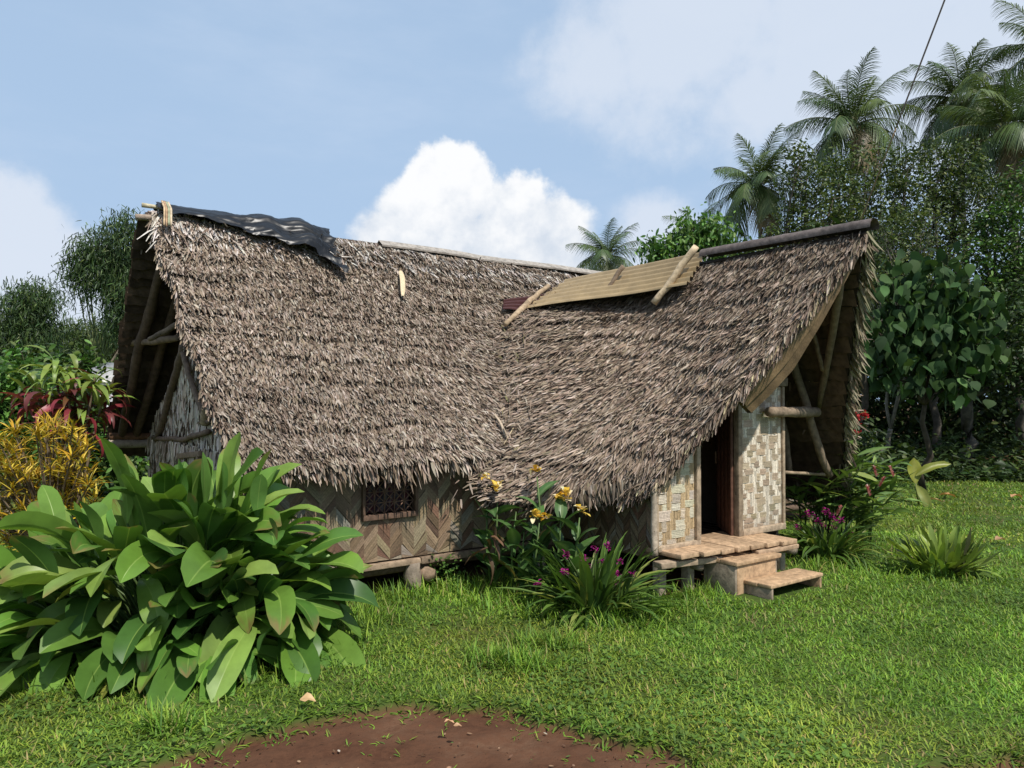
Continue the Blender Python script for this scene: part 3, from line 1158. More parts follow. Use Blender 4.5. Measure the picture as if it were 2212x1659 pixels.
def gable_wall():
    """grey leaf-shingled gable, recessed under the open end of the roof"""
    gu = 1.60
    mb = MB()
    v0, v1, zp, za, vm = -9.45, -5.72, 1.22, 2.14, -7.62
    tf = lambda x: zp + (za - zp) * max(0.0, 1 - abs(v0 + x - vm) / (vm - v0 + 0.05))
    wall_backing(mb, H(gu, v0, 0), V, v1 - v0, tf, FLOOR - 0.05, -U, (0.24, 0.195, 0.15), n=31)
    rg = np.random.default_rng(77)
    pal = [(0.46, 0.385, 0.305), (0.39, 0.315, 0.24), (0.52, 0.455, 0.38), (0.31, 0.235, 0.17)]
    rows = 22
    for r in range(rows):
        z = FLOOR + 0.05 + r * 0.085
        n = 240
        v = rg.uniform(v0, v1, n)
        ok = z + 0.04 < np.array([tf(q - v0) for q in v]) + 0.03
        v = v[ok]
        n = len(v)
        if not n:
            continue
        P = Harr(np.full(n, gu - 0.012), v, z + rg.uniform(0.03, 0.09, n))
        D = -ZUP[None] + V * rg.normal(0, 0.06, (n, 1)) - U * rg.uniform(0.02, 0.12, (n, 1))
        mb.ribbons(P, D, -U[None] + V * rg.normal(0, 0.25, (n, 1)), rg.uniform(0.12, 0.18, n), rg.uniform(0.06, 0.10, n), [0.95, 1, 0.85, 0.12], pick(rg, n, pal, [5, 3, 3, 1]), fold=0.06)
    # a shaggy skirt of leaf hanging below the plate
    n = 230
    v = rg.uniform(v0, v1, n)
    P = Harr(np.full(n, gu - 0.05), v, zp - 0.02 + rg.uniform(-0.03, 0.02, n))
    mb.ribbons(P, -ZUP[None] + V * rg.normal(0, 0.15, (n, 1)) - U * 0.1, -U[None] + V * rg.normal(0, 0.3, (n, 1)), rg.uniform(0.08, 0.2, n), 0.045, [0.9, 1, 0.8, 0.12], pick(rg, n, pal, [4, 3, 2, 2]), fold=0.1)
    g = mb.build('gable_wall', M['thatch'], house)
    pl = lambda px, py, du_=0.0: on_plane(px, py, H(gu - 0.06 - du_, 0, 0), U)
    log('gable_pole', [pl(397, 745), pl(370, 840), pl(337, 950)], [0.04, 0.035], (0.15, 0.105, 0.075), g, seed=3, bend=0.006)
    log('gable_pole', [pl(392, 752), pl(415, 830), pl(444, 905)], [0.028, 0.025], (0.16, 0.11, 0.075), g, seed=4, bend=0.004)
    log('gable_pole', [pl(332, 944), pl(390, 948), pl(450, 932)], [0.026, 0.024], (0.15, 0.10, 0.07), g, seed=5, bend=0.006)
    log('gable_pole', [pl(448, 880), pl(443, 915)], [0.05, 0.045], (0.28, 0.2, 0.12), g, seed=6)
    log('gable_pole', [pl(432, 913), pl(470, 908)], [0.018, 0.018], (0.15, 0.1, 0.07), g, seed=7)
    # little window low in the gable
    w = MB()
    for (pa, pb, t) in (((388, 985), (436, 980), 0.05), ((432, 982), (432, 1060), 0.045), ((392, 985), (392, 1060), 0.045)):
        a, b = pl(*pa), pl(*pb)
        d = unit((b - a)[None])[0]
        w.box((a + b) / 2, [d, U, np.cross(d, U)], [np.linalg.norm(b - a) / 2, 0.03, t / 2], (0.22, 0.15, 0.10))
    a, b = pl(412, 985), pl(412, 1060)
    w.box((a + b) / 2 + U * 0.03, [V, U, ZUP], [0.12, 0.008, np.linalg.norm(b - a) / 2], (0.03, 0.026, 0.022))
    w.build('window', M['wood'], g, bevel=0.004)


def build_frame():
    # wall plates of the back wall running out past the gable
    bp = lambda px, py: on_plane(px, py, H(0, -9.45, 0), V)
    log('wall_plate', [bp(236, 943), bp(345, 943), H(4, -9.45, bp(345, 943)[2])], [0.042, 0.045], (0.17, 0.09, 0.05), house, seed=11, bend=0.003)
    log('wall_plate', [bp(235, 958), bp(345, 958), H(4, -9.43, bp(345, 958)[2])], [0.05, 0.05], (0.34, 0.285, 0.23), house, seed=12)
    # rafters under the back slope, seen through the gable
    nb = unit((V * RISE + ZUP * -HW)[None])[0]   # inward normal of the back slope
    nb = np.array(V * (RISE / SL_M) - ZUP * (HW / SL_M))
    p0 = H(0, RV, RZ) + nb * 0.22
    bs = lambda px, py, off=0.0: on_plane(px, py, p0 + nb * off, nb)
    log('rafter', [bs(352, 560), bs(328, 655), bs(312, 720), bs(300, 745), bs(290, 800), bs(275, 870), bs(262, 945)], [0.045, 0.055, 0.05, 0.045], (0.11, 0.072, 0.05), house, seed=21, bend=0.004, segs=18)
    log('rafter', [bs(385, 640), bs(350, 755), bs(325, 850), bs(292, 945)], [0.045, 0.05, 0.045], (0.11, 0.072, 0.05), house, seed=22, bend=0.004, segs=14)
    log('rafter', [bs(430, 640), bs(395, 760), bs(360, 880)], [0.04, 0.045], (0.10, 0.066, 0.048), house, seed=23, bend=0.004)
    gp = lambda px, py: on_plane(px, py, H(1.20, 0, 0), U)
    gq = lambda px, py, u_: on_plane(px, py, H(u_, 0, 0), U)
    log('tie_beam', [gq(286, 742, 1.27), gq(335, 738, 1.42), gq(386, 729, 1.58)], [0.034, 0.036, 0.034], (0.20, 0.14, 0.095), house, seed=24, bend=0.004)
    log('tie_beam', [gq(322, 733, 1.32), gq(356, 716, 1.45), gq(388, 697, 1.58)], [0.024, 0.032], (0.20, 0.145, 0.10), house, seed=25, bend=0.004)
    # ridge pole ends
    log('ridge_pole', [H(1.19, RV, RZ + 0.06), H(2.2, RV, RZ + 0.06)], 0.022, (0.50, 0.44, 0.30), house, seed=26)
    log('ridge_pole', [H(1.13, RV + 0.05, RZ - 0.07), H(1.7, RV + 0.03, RZ - 0.03)], 0.03, (0.28, 0.22, 0.17), house, seed=27)
    # grey board along the main ridge and split bamboo on the entrance ridge
    a = on_plane(818, 523, H(0, RV + 0.02, 0), V)
    b = on_plane(1345, 595, H(0, RV + 0.02, 0), V)
    rb = MB()
    q = np.linspace(0, 1, 24)[:, None]
    mid = a + (b - a) * q + ZUP * (fbm(q * 5, 0.2, 9) - 0.5) * 0.05
    for o1, o2 in (((0.0, 0.02), (0.09, -0.045)), ((0.0, 0.02), (-0.09, -0.045))):
        rb.grid(np.stack([mid + V * o1[0] + ZUP * o1[1], mid + V * o2[0] + ZUP * o2[1]]), (0.30, 0.27, 0.235))
        rb.grid(np.stack([mid + V * o2[0] + ZUP * o2[1], mid + V * o2[0] + ZUP * (o2[1] - 0.02)]), (0.24, 0.21, 0.18))
    rb.build('ridge_board', M['wood'], roof_main)
    a = H(WU, -3.20, WZ + 0.05)
    b = on_plane(1520, 547, H(WU, 0, 0), U)
    pts = [a, a * 0.66 + b * 0.34, a * 0.33 + b * 0.67, b]
    cap = MB()
    q = np.linspace(0, 1, 40)
    mid = np.stack([np.interp(q, np.linspace(0, 1, 4), np.array(pts)[:, i]) for i in range(3)], 1)
    rad = 0.075 * (1 + 0.05 * (np.abs(((q * 5.3) % 1) - 0.5) < 0.06))
    th = np.linspace(-0.15, math.pi + 0.15, 12)
    G = mid[:, None, :] + (rad[:, None] * np.cos(th)[None, :])[..., None] * U + (rad[:, None] * 0.85 * np.sin(th)[None, :])[..., None] * ZUP - ZUP * 0.02
    tv = np.tile(np.array([0.13, 0.105, 0.095]), (40 * 12, 1)) * np.repeat(fbm(q * 9, 0.5, 3) * 0.7 + 0.65, 12)[:, None]
    cap.grid(G, tv)
    cap.grid(G - ZUP * 0.012, tv * 0.7)
    cap.build('ridge_cap', M['wood'], roof_wing, smooth=True)
    # poles on and below the right slope of the entrance wing
    nr_ = -U * (WRISE / SL_W) - ZUP * (WHW / SL_W)
    pr = H(WU, 0, WZ) + nr_ * 0.20
    rs = lambda px, py, off=0.0: on_plane(px, py, pr + nr_ * off, nr_)
    log('rafter', [rs(1818, 570), rs(1800, 700), rs(1768, 880)], [0.042, 0.038, 0.03], (0.165, 0.12, 0.08), house, seed=31, bend=0.004)
    log('rafter', [rs(1752, 690, 0.03), rs(1777, 800, 0.03)], [0.022, 0.02], (0.15, 0.11, 0.075), house, seed=32, bend=0.003)
    ep = lambda px, py, dv=0.0: on_plane(px, py, H(0, EW_V + dv, 0), V)
    log('strut', [ep(1708, 765, 0.02), ep(1745, 880, 0.02), ep(1768, 960, 0.02), ep(1793, 1028, 0.02)], [0.042, 0.042, 0.036], (0.18, 0.135, 0.09), house, seed=33, bend=0.005)
    log('strut', [ep(1662, 812, -0.25), ep(1692, 910, -0.25), ep(1706, 1022, -0.25)], [0.038, 0.036], (0.15, 0.11, 0.075), house, seed=34, bend=0.005)
    log('rail', [ep(1688, 1020, -0.12), ep(1797, 1026, -0.12)], 0.018, (0.28, 0.21, 0.14), house, seed=35)
    a, b = ep(1660, 890, 0.10), ep(1765, 890, 0.10)
    log('tie_beam', [a, b], [0.05, 0.05], (0.22, 0.165, 0.115), house, seed=36, n=12)
    # floor, joists, edge boards
    fb = MB()
    for v0, v1, u0, u1 in ((-9.45, FW_V - 0.02, 1.7, 9.3), (FW_V, EW_V - 0.03, 4.66, 6.40)):
        n = max(3, int((u1 - u0) / 0.12))
        for i in range(n):
            a, b = u0 + (u1 - u0) * i / n, u0 + (u1 - u0) * (i + 0.96) / n
            fb.box(H((a + b) / 2, (v0 + v1) / 2, FLOOR - 0.02 + 0.004 * (i % 2)), AXH, [(b - a) / 2, (v1 - v0) / 2, 0.018], np.array(WOOD_D) * (0.8 + 0.4 * ((i * 7) % 5) / 5))
    fb.build('floor', M['wood'], house)
    plank('sill_beam', H(1.66, FW_V + 0.035, FLOOR - 0.055), H(3.08, FW_V + 0.035, FLOOR - 0.055), 0.05, 0.05, (0.30, 0.22, 0.15), house)
    plank('sill_beam', H(3.09, FW_V + 0.03, FLOOR - 0.06), H(4.6, FW_V + 0.03, FLOOR - 0.06), 0.05, 0.06, (0.20, 0.145, 0.1), house)
    for i, v in enumerate((FW_V - 0.06, -7.6, -9.4)):
        log('floor_beam', [H(1.75, v, FLOOR - 0.10), H(9.2, v, FLOOR - 0.10)], 0.055, WOOD_D, house, seed=40 + i)
    jx = H(3.15, FW_V + 0.10, 0.12)
    log('floor_beam', [jx, jx - V * 2.4], 0.06, (0.26, 0.185, 0.125), house, seed=45)
    # stilts
    k = 0
    for u in (1.85, 3.02, 4.4, 6.6, 8.0, 9.1):
        for v in (FW_V - 0.0, -7.6, -9.4):
            if u == 6.6 and v == FW_V:
                continue
            r = 0.075 if abs(u - 3.02) < 0.1 and v == FW_V else 0.06
            z1 = FLOOR - 0.06 if v != FW_V else FLOOR - 0.04
            log('stilt', [H(u + 0.02, v, -0.1), H(u, v, z1 - 0.03)], [r * 1.05, r], (0.27, 0.22, 0.17), house, seed=50 + k, bend=0.003, segs=7)
            k += 1


def build_entrance():
    """the end wall of the wing with its doorway, porch boards and woven panels"""
    slope_top = lambda u: WZ - WRISE * (WU - u) / WHW - 0.13
    zf = 0.365
    org = H(0, EW_V, 0)
    # left panel, cut to the slope of the roof
    a0, a1 = 4.615, 5.085
    lp = MB()
    tf = lambda x: min(slope_top(a0 + x), 1.75)
    wall_backing(lp, H(a0, EW_V, 0), U, a1 - a0, tf, zf, V, (0.17, 0.12, 0.07))
    basket(lp, H(a0, EW_V, 0), U, a1 - a0, tf, zf, V, 401, 8, 0.078)
    lp.build('woven_panel', M['bamboo'], house)
    # right panel
    b0, b1 = 5.735, 6.375
    rp = MB()
    wall_backing(rp, H(b0, EW_V, 0), U, b1 - b0, lambda x: 1.76, zf + 0.04, V, (0.17, 0.12, 0.07))
    basket(rp, H(b0, EW_V, 0), U, b1 - b0, lambda x: 1.76, zf + 0.04, V, 402, 13, 0.062, over=0.6, cross=(0.44, 0.345, 0.235), upright=(0.62, 0.545, 0.435))
    rp.build('woven_panel', M['bamboo'], house)
    # posts and boards round them
    pal = np.array((0.36, 0.275, 0.19))
    log('corner_post', [H(4.58, EW_V + 0.01, 0.33), H(4.575, EW_V - 0.0, 0.97)], [0.030, 0.026], (0.38, 0.31, 0.235), house, seed=61, bend=0.003)
    plank('door_jamb', H(4.603, EW_V + 0.012, zf), H(4.603, EW_V + 0.012, 0.99), 0.03, 0.024, pal, house, side=V)
    plank('door_jamb', H(5.115, EW_V + 0.012, zf + 0.03), H(5.115, EW_V + 0.012, 1.62), 0.05, 0.055, pal * 0.95, house, side=V)
    plank('door_jamb', H(5.70, EW_V + 0.008, zf), H(5.70, EW_V + 0.008, 1.77), 0.06, 0.06, pal * 0.72, house, side=V)
    plank('door_jamb', H(6.395, EW_V + 0.010, zf), H(6.395, EW_V + 0.010, 1.77), 0.035, 0.035, pal * 0.95, house, side=V)
    plank('lintel', H(5.40, EW_V + 0.015, 1.80), H(6.44, EW_V + 0.015, 1.81), 0.06, 0.085, (0.22, 0.165, 0.115), house, side=V)
    log('lintel', [H(5.02, EW_V + 0.12, 1.50), H(5.3, EW_V - 0.3, 1.52)], 0.04, (0.24, 0.19, 0.14), house, seed=66)
    plank('sill_beam', H(4.60, EW_V + 0.012, zf + 0.012), H(5.14, EW_V + 0.012, zf + 0.012), 0.05, 0.05, pal, house, side=V)
    plank('sill_beam', H(5.735, EW_V + 0.014, zf + 0.03), H(6.40, EW_V + 0.014, zf + 0.03), 0.05, 0.06, pal, house, side=V)
    # the door leaf, swung inwards
    d = MB()
    d0 = H(5.655, EW_V - 0.03, 0)
    dd = unit((-V * 0.80 + U * 0.60)[None])[0]
    for i in range(4):
        d.box(d0 + dd * (0.06 + 0.13 * i) + ZUP * 1.05, [dd, np.cross(ZUP, dd), ZUP], [0.063, 0.013, 0.68], np.array((0.15, 0.075, 0.05)) * (0.8 + 0.1 * i), 0.01)
    d.build('door', M['wood'], house, bevel=0.004)
    log('door_handle', [d0 + dd * 0.5 - U * 0.03 + ZUP * 1.0, d0 + dd * 0.5 - U * 0.03 + ZUP * 1.12], 0.01, (0.2, 0.13, 0.08), house.children[-1], seed=67)
    # porch boards
    pb = MB()
    rg = np.random.default_rng(9)
    u = 4.63
    i = 0
    while u < 5.90:
        w = rg.uniform(0.17, 0.24)
        fr = -4.05 + 0.11 * (u - 4.66) + rg.uniform(-0.012, 0.014)
        c = np.array((0.40, 0.27, 0.165)) * rg.uniform(0.75, 1.1)
        pb.box(H(u + w / 2, (fr + EW_V - 0.25) / 2, zf - 0.02 + rg.uniform(-0.004, 0.004)), AXH, [w / 2 - 0.004, (fr - EW_V + 0.25) / 2, 0.02], c, 0.01)
        u += w
        i += 1
    po = pb.build('porch_boards', M['wood'], house, bevel=0.005)
    plank('porch_beam', H(4.49, -4.19, zf - 0.085), H(5.15, -4.10, zf - 0.095), 0.11, 0.05, (0.34, 0.255, 0.175), house, side=V)
    plank('porch_beam', H(5.5, -3.98, zf - 0.072), H(6.03, -3.93, zf - 0.062), 0.08, 0.04, (0.36, 0.25, 0.16), house, side=V)
    log('porch_beam', [H(4.93, -4.10, 0.22), H(5.0, -5.0, 0.22)], 0.032, (0.24, 0.19, 0.14), house, seed=70)
    log('porch_beam', [H(6.2, -4.05, 0.22), H(6.33, -5.0, 0.2)], 0.045, (0.24, 0.19, 0.14), house, seed=71)
    for j, (u, v) in enumerate(((4.645, -4.31), (4.93, -4.25), (6.22, -4.23), (5.8, -4.4))):
        plank('stilt', H(u, v, -0.08), H(u, v, zf - 0.1), 0.085, 0.085, (0.30, 0.245, 0.185), house, side=V, bev=0.01)


build_walls()
gable_wall()
build_frame()
build_entrance()


def build_steps():
    t = thing('wooden_steps', 'two low wooden box steps in front of the doorway, treads stained with red soil', 'steps', H(5.5, -3.8, 0))
    tan = np.array((0.40, 0.265, 0.155))
    grey = np.array((0.255, 0.205, 0.15))  # side boards coloured duller than the sunlit faces, shade put into the wood

    def slabs(name, u0, u1, v0, v1, z, n, th=0.035):
        mb = MB()
        rg = np.random.default_rng(int(u0 * 100))
        for i in range(n):
            a, b = v0 + (v1 - v0) * i / n, v0 + (v1 - v0) * (i + 0.97) / n
            mb.box(H((u0 + u1) / 2 + rg.uniform(-0.01, 0.01), (a + b) / 2, z - th / 2 + rg.uniform(-0.003, 0.003)), AXH, [(u1 - u0) / 2, (b - a) / 2, th / 2], tan * rg.uniform(0.85, 1.1), 0.012)
        return mb.build(name, M['wood'], t, bevel=0.005)

    def board(name, u0, u1, v0, v1, z0, z1, c):
        mb = MB()
        mb.box(H((u0 + u1) / 2, (v0 + v1) / 2, (z0 + z1) / 2), AXH, [(u1 - u0) / 2, (v1 - v0) / 2, (z1 - z0) / 2], c, 0.01)
        return mb.build(name, M['wood'], t, bevel=0.004)
    slabs('tread', 5.06, 5.68, -4.2, -3.84, 0.285, 2)
    board('side_board', 5.08, 5.105, -4.2, -3.87, -0.06, 0.247, grey)
    board('side_board', 5.635, 5.66, -4.2, -3.87, -0.06, 0.247, grey)
    board('riser', 5.107, 5.633, -3.89, -3.866, -0.08, 0.247, tan)
    slabs('tread', 5.19, 5.94, -3.862, -3.60, 0.13, 2, 0.03)
    board('side_board', 5.205, 5.23, -3.86, -3.61, -0.08, 0.098, grey)
    board('side_board', 5.90, 5.925, -3.86, -3.61, -0.06, 0.098, tan * 0.9)
    dr = MB()
    dr.box(H(5.6, -3.75, -0.01), AXH, [0.28, 0.09, 0.02], (0.09, 0.04, 0.022), 0.1)
    rg = np.random.default_rng(3)
    return t


build_steps()

# ------------------------------------------------------------------ things lying on the roof


def build_tarp():
    t = thing('tarpaulin', 'black plastic sheet draped over the left end of the main ridge', 'tarpaulin', H(2.6, RV, RZ))
    nu, ns = 150, 46
    ux = np.linspace(1.30, 4.05, nu)
    u = 1.30 + (ux - 1.30) * (1.72 / 2.75)
    # how far down the front slope the sheet reaches
    hang = np.interp(ux, [1.3, 1.42, 1.6, 1.9, 2.4, 2.8, 3.2, 3.6, 3.9, 4.05], [0.12, 0.24, 0.16, 0.18, 0.27, 0.38, 0.48, 0.56, 0.72, 0.80])
    hang = hang + (fbm(u * 5, 0.4, 61) - 0.5) * 0.07
    G = np.zeros((nu, ns, 3))
    nf = V * (RISE / SL_M) + ZUP * (HW / SL_M)
    nbk = -V * (RISE / SL_M) + ZUP * (HW / SL_M)
    df = V * (HW / SL_M) - ZUP * (RISE / SL_M)
    dbk = -V * (HW / SL_M) - ZUP * (RISE / SL_M)
    for i in range(nu):
        s = np.linspace(-0.25, hang[i], ns)
        bump = 0.06 + 0.05 * math.exp(-((ux[i] - 3.5) / 0.2) ** 2) + 0.04 * math.exp(-((ux[i] - 2.95) / 0.2) ** 2)
        for j in range(ns):
            top = H(u[i], RV, RZ + bump - 0.03 * np.clip((ux[i] - 3.6) / 0.4, 0, 1))
            q = s[j]
            w = 1 / (1 + math.exp(-q * 34))
            off = df * max(q, 0) + dbk * max(-q, 0)
            nn = nf * w + nbk * (1 - w)
            rip = mnoise.fractal(Vector((u[i] * 2.2 - q * 3.5, q * 7.5 + u[i] * 0.7, 2.0)), 1.0, 2.1, 4)
            fold_ = abs(mnoise.noise(Vector((u[i] * 1.6 + q * 1.5, q * 11 - u[i] * 2.6, 7.0))))
            amp = 0.026 + 0.048 * min(1, abs(q) * 2.2)
            G[i, j] = top + off + nn * (0.035 + amp * (rip * 0.75 + (0.34 - fold_) * 1.1) + 0.035) - ZUP * 0.0
            G[i, j] += U * 0.05 * rip
    mb = MB()
    rg = np.random.default_rng(4)
    mb.grid(G, np.array((0.008, 0.0085, 0.010)))
    o = mb.build('plastic_sheet', M['plastic'], t, smooth=True)
    # pale crease dust is left to the gloss; one bundle of split sticks holds the sheet down
    s = thing('stick_bundle', 'short bundle of pale split sticks pinning down the left end of the black sheet', 'sticks', H(1.55, RV, RZ))
    for k in range(4):
        a = on_plane(350 + 4.5 * k, 448 + k, H(0, RV + 0.03, 0), V)
        b = on_plane(353 + 5.0 * k, 496 + 2 * (k % 2), H(0, RV + 0.3, 0), V) + nf * 0.03
        log('stick', [a + ZUP * 0.06, (a + b) / 2 + nf * 0.10, b + nf * 0.02], [0.011, 0.009], [(0.50, 0.36, 0.22), (0.40, 0.26, 0.16), (0.33, 0.34, 0.22), (0.5, 0.4, 0.28)][k], s, seed=80 + k, n=6)


build_tarp()

NW = -U * (WRISE / SL_W) + ZUP * (WHW / SL_W)       # outward normal of the wing's left slope
DW = -U * (WHW / SL_W) - ZUP * (WRISE / SL_W)       # down that slope
NM = V * (RISE / SL_M) + ZUP * (HW / SL_M)


def wing_pt(px, py, off=0.05):
    return on_plane(px, py, H(WU, 0, WZ) + NW * off, NW)


def main_pt(px, py, off=0.05):
    return on_plane(px, py, H(0, RV, RZ) + NM * off, NM)


def build_sheets():
    def sheet(label, TL, TR, BL, BR, n_corr, tint, group, lift=0.0):
        nv, nw = 40, 120
        q = np.linspace(0, 1, nv)[:, None, None]
        w = np.linspace(0, 1, nw)[None, :, None]
        G = (TL * (1 - q) + TR * q) * (1 - w) + (BL * (1 - q) + BR * q) * w
        nrm = unit(np.cross(TR - TL, TL - BL)[None])[0]
        nrm = nrm * np.sign(nrm[2])
        h = 0.016 * np.sin(w * n_corr * 2 * math.pi) + 0.006 * np.sin(q * 7.1) * (0.5 + w) + lift
        G = G + h * nrm
        mb = MB()
        mb.grid(G, tint)
        mb.grid(G - nrm * 0.004, np.asarray(tint) * 0.6)
        o = mb.build('corrugated_sheet', M['sheet'], smooth=True)
        tag(o, label, 'roof sheet', group)
    sheet('tan corrugated metal sheet laid along the top of the entrance roof', H(6.08, -7.22, WZ + 0.10), H(6.10, -4.98, WZ + 0.10), main_pt(1136, 666, 0.09), H(5.80, -4.95, 2.76) + NW * 0.06, 6.5, (0.34, 0.245, 0.128), 'corrugated roof sheets')
    sheet('dark maroon corrugated sheet end sticking out from under the tan sheet', main_pt(1088, 648, 0.05), main_pt(1175, 636, 0.05), main_pt(1086, 668, 0.07), main_pt(1150, 672, 0.07), 3.5, (0.075, 0.028, 0.028), 'corrugated roof sheets')


build_sheets()


def weight_log(pa, pb, r, tint, label, seed, off=0.24, low=None):
    a, b = wing_pt(*pa, off), (low or wing_pt)(*pb, off - (0.05 if seed == 92 else 0.13))
    o = log('weight_log', [a, (a + b) / 2, b], r, tint, None, seed=seed, bend=0.006, segs=10)
    tag(o, label, 'log', 'logs weighing down the roof sheet')


weight_log((1185, 618), (1092, 700), [0.032, 0.036, 0.03], (0.34, 0.25, 0.16), 'brown log across the lower left end of the tan sheet', 91, low=main_pt)
weight_log((1347, 575), (1298, 645), [0.03, 0.026, 0.022], (0.20, 0.145, 0.10), 'thin dark log across the middle of the tan sheet', 92)
weight_log((1504, 532), (1412, 655), [0.036, 0.038, 0.034], (0.52, 0.40, 0.26), 'pale peeled log across the right end of the tan sheet', 93)


def strip_on_roof(name, pa, pb, w, tint, label, cat, ptf, seed, group=None, K=8):
    a, b = ptf(*pa), ptf(*pb)
    d = unit((b - a)[None])[0]
    n = NM if ptf is main_pt else NW
    s = np.cross(d, n)
    q = np.linspace(0, 1, K)[:, None]
    mid = a + (b - a) * q + n * 0.03 * np.sin(q * math.pi)
    wv = np.interp(q[:, 0], [0, 0.15, 0.8, 1], [0.7, 1, 0.9, 0.45])[:, None] * w / 2
    mb = MB()
    top = [mid - s * wv, mid + n * 0.012, mid + s * wv]
    mb.grid(np.stack(top), tint)
    mb.grid(np.stack([t - n * 0.008 for t in top]), np.asarray(tint) * 0.7)
    o = mb.build(name, M['bamboo'])
    tag(o, label, cat, group)


strip_on_roof('split_bamboo', (866, 586), (870, 640), 0.06, (0.58, 0.46, 0.29), 'short pale piece of split bamboo stuck in the main thatch', 'bamboo strip', main_pt, 1)
strip_on_roof('dry_leaf_blade', (1316, 708), (1308, 768), 0.035, (0.56, 0.48, 0.38), 'pale dry leaf blade hanging on the entrance thatch below the thin dark log', 'dry leaf', wing_pt, 2, 'loose leaf blades on the roof')
strip_on_roof('dry_leaf_blade', (1322, 660), (1350, 720), 0.02, (0.40, 0.33, 0.26), 'thin brown leaf stalk lying crosswise on the entrance thatch', 'dry leaf', wing_pt, 3, 'loose leaf blades on the roof')
strip_on_roof('dry_leaf_blade', (1293, 755), (1283, 800), 0.03, (0.42, 0.35, 0.26), 'small brown leaf blade low on the entrance thatch', 'dry leaf', wing_pt, 4, 'loose leaf blades on the roof')
strip_on_roof('dry_leaf_blade', (1068, 895), (1092, 945), 0.028, (0.40, 0.31, 0.22), 'brown leaf stalk with a split end lying in the roof valley', 'dry leaf', main_pt, 5, 'loose leaf blades on the roof')
strip_on_roof('dry_leaf_blade', (1120, 905), (1088, 960), 0.012, (0.48, 0.38, 0.24), 'straight thin pale twig lying in the roof valley', 'twig', main_pt, 6, 'loose leaf blades on the roof')

# ------------------------------------------------------------------ plants


def cover(rg, n, lobes):
    """n points spread through ellipsoids given as (centre, radii)"""
    vol = np.array([np.prod(r) ** 0.75 for c, r in lobes])
    k = rg.choice(len(lobes), n, p=vol / vol.sum())
    d = unit(rg.normal(0, 1, (n, 3)))
    q = rg.uniform(0.25, 1.0, n) ** 0.45
    c = np.array([l[0] for l in lobes])[k]
    r = np.array([l[1] for l in lobes])[k]
    return c + d * r * q[:, None], d, k


def lobes_px(lst, depth, thick=0.9):
    out = []
    for q in lst:
        px, py, r = q[:3]
        dz = q[3] if len(q) > 3 else 0.0
        c = at(px, py, depth + dz)
        rr = r / F_PX * (depth + dz)
        out.append((c, np.array([rr, rr * thick, rr])))
    return out


def branching(mb, base, lobes, rg, trunk_r, n_br, tint, fork=0.35, wiggle=0.06, n=6):
    """trunk and limbs reaching into every lobe"""
    cs = np.array([l[0] for l in lobes])
    top = cs.mean(0)
    ff = base + (top - base) * fork
    ff[:2] += rg.normal(0, 0.1, 2)
    P = np.stack([base + (ff - base) * q for q in np.linspace(0, 1, 6)])
    P[1:-1] += rg.normal(0, wiggle, (4, 3)) * [1, 1, 0.2]
    mb.tube(P, np.linspace(trunk_r * 1.25, trunk_r * 0.8, 6), tint, n=8)
    ends = []
    for c, r in lobes:
        L = np.linalg.norm(c - ff)
        mid = ff + (c - ff) * 0.5 + rg.normal(0, 0.08 * L, 3)
        q = np.linspace(0, 1, 7)[:, None]
        B = (1 - q) ** 2 * ff + 2 * q * (1 - q) * mid + q ** 2 * c
        B[1:-1] += rg.normal(0, wiggle * 0.5, (5, 3))
        mb.tube(B, np.linspace(trunk_r * 0.55, trunk_r * 0.18, 7), tint, n=n)
        for _ in range(n_br):
            i = rg.integers(3, 7)
            d = unit(rg.normal(0, 1, (1, 3)))[0]
            d[2] = abs(d[2]) * 0.9 + 0.1
            e = c + d * r * rg.uniform(0.5, 1.0)
            s = B[i]
            T = np.stack([s + (e - s) * w for w in np.linspace(0, 1, 5)])
            T[1:-1] += rg.normal(0, wiggle * 0.5, (3, 3))
            mb.tube(T, np.linspace(trunk_r * 0.18, trunk_r * 0.05, 5), tint, n=4, caps=False)
            ends.append(T)
    return ends


def tree(name, label, cat, base, lobes, n_leaf, leaf, cols, w, seed, trunk_r=0.14, bark=(0.20, 0.18, 0.15), n_br=7, hang=0.0, group=None, wide=0.45, cl=7, spread=0.9, prof=None, mat='tree_leaf', fork=0.35, up=0.5, fold=0.12):
    rg = np.random.default_rng(seed)
    base = np.asarray(base, float)
    t = thing(name, label, cat, base, group)
    tb = MB()
    ends = branching(tb, base, lobes, rg, trunk_r, n_br, np.asarray(bark), fork)
    tb.build('trunk', M['bark'], t, smooth=True)
    mb = MB()
    nc = n_leaf // cl
    cen, dd, k = cover(rg, nc, lobes)
    if ends:         # half of the leaf clusters sit along the twigs
        E = np.concatenate([e[2:] for e in ends])
        h = nc // 2
        cen[:h] = E[rg.integers(0, len(E), h)] + rg.normal(0, leaf * 0.8, (h, 3))
    P = np.repeat(cen, cl, 0) + rg.normal(0, leaf * spread, (nc * cl, 3))
    n = len(P)
    az = rg.uniform(0, 2 * math.pi, n)
    e = rg.uniform(-0.9, 0.6, n) - hang
    D = np.stack([np.cos(e) * np.cos(az), np.cos(e) * np.sin(az), np.sin(e)], -1)
    N = rg.normal(0, 0.55, (n, 3)) + ZUP * up
    tone = np.repeat(rg.uniform(0.62, 1.35, nc), cl)[:, None]
    tint = pick(rg, n, cols, w, 0.18, 0.08) * tone
    mb.ribbons(P, D, N, rg.uniform(0.65, 1.25, n) * leaf, rg.uniform(0.8, 1.2, n) * leaf * wide, prof or P_LEAF, tint, curve=rg.normal(-0.12, 0.15, n), grav=rg.uniform(0, 0.25, n), fold=fold)
    mb.build('crown', M[mat], t)
    return t


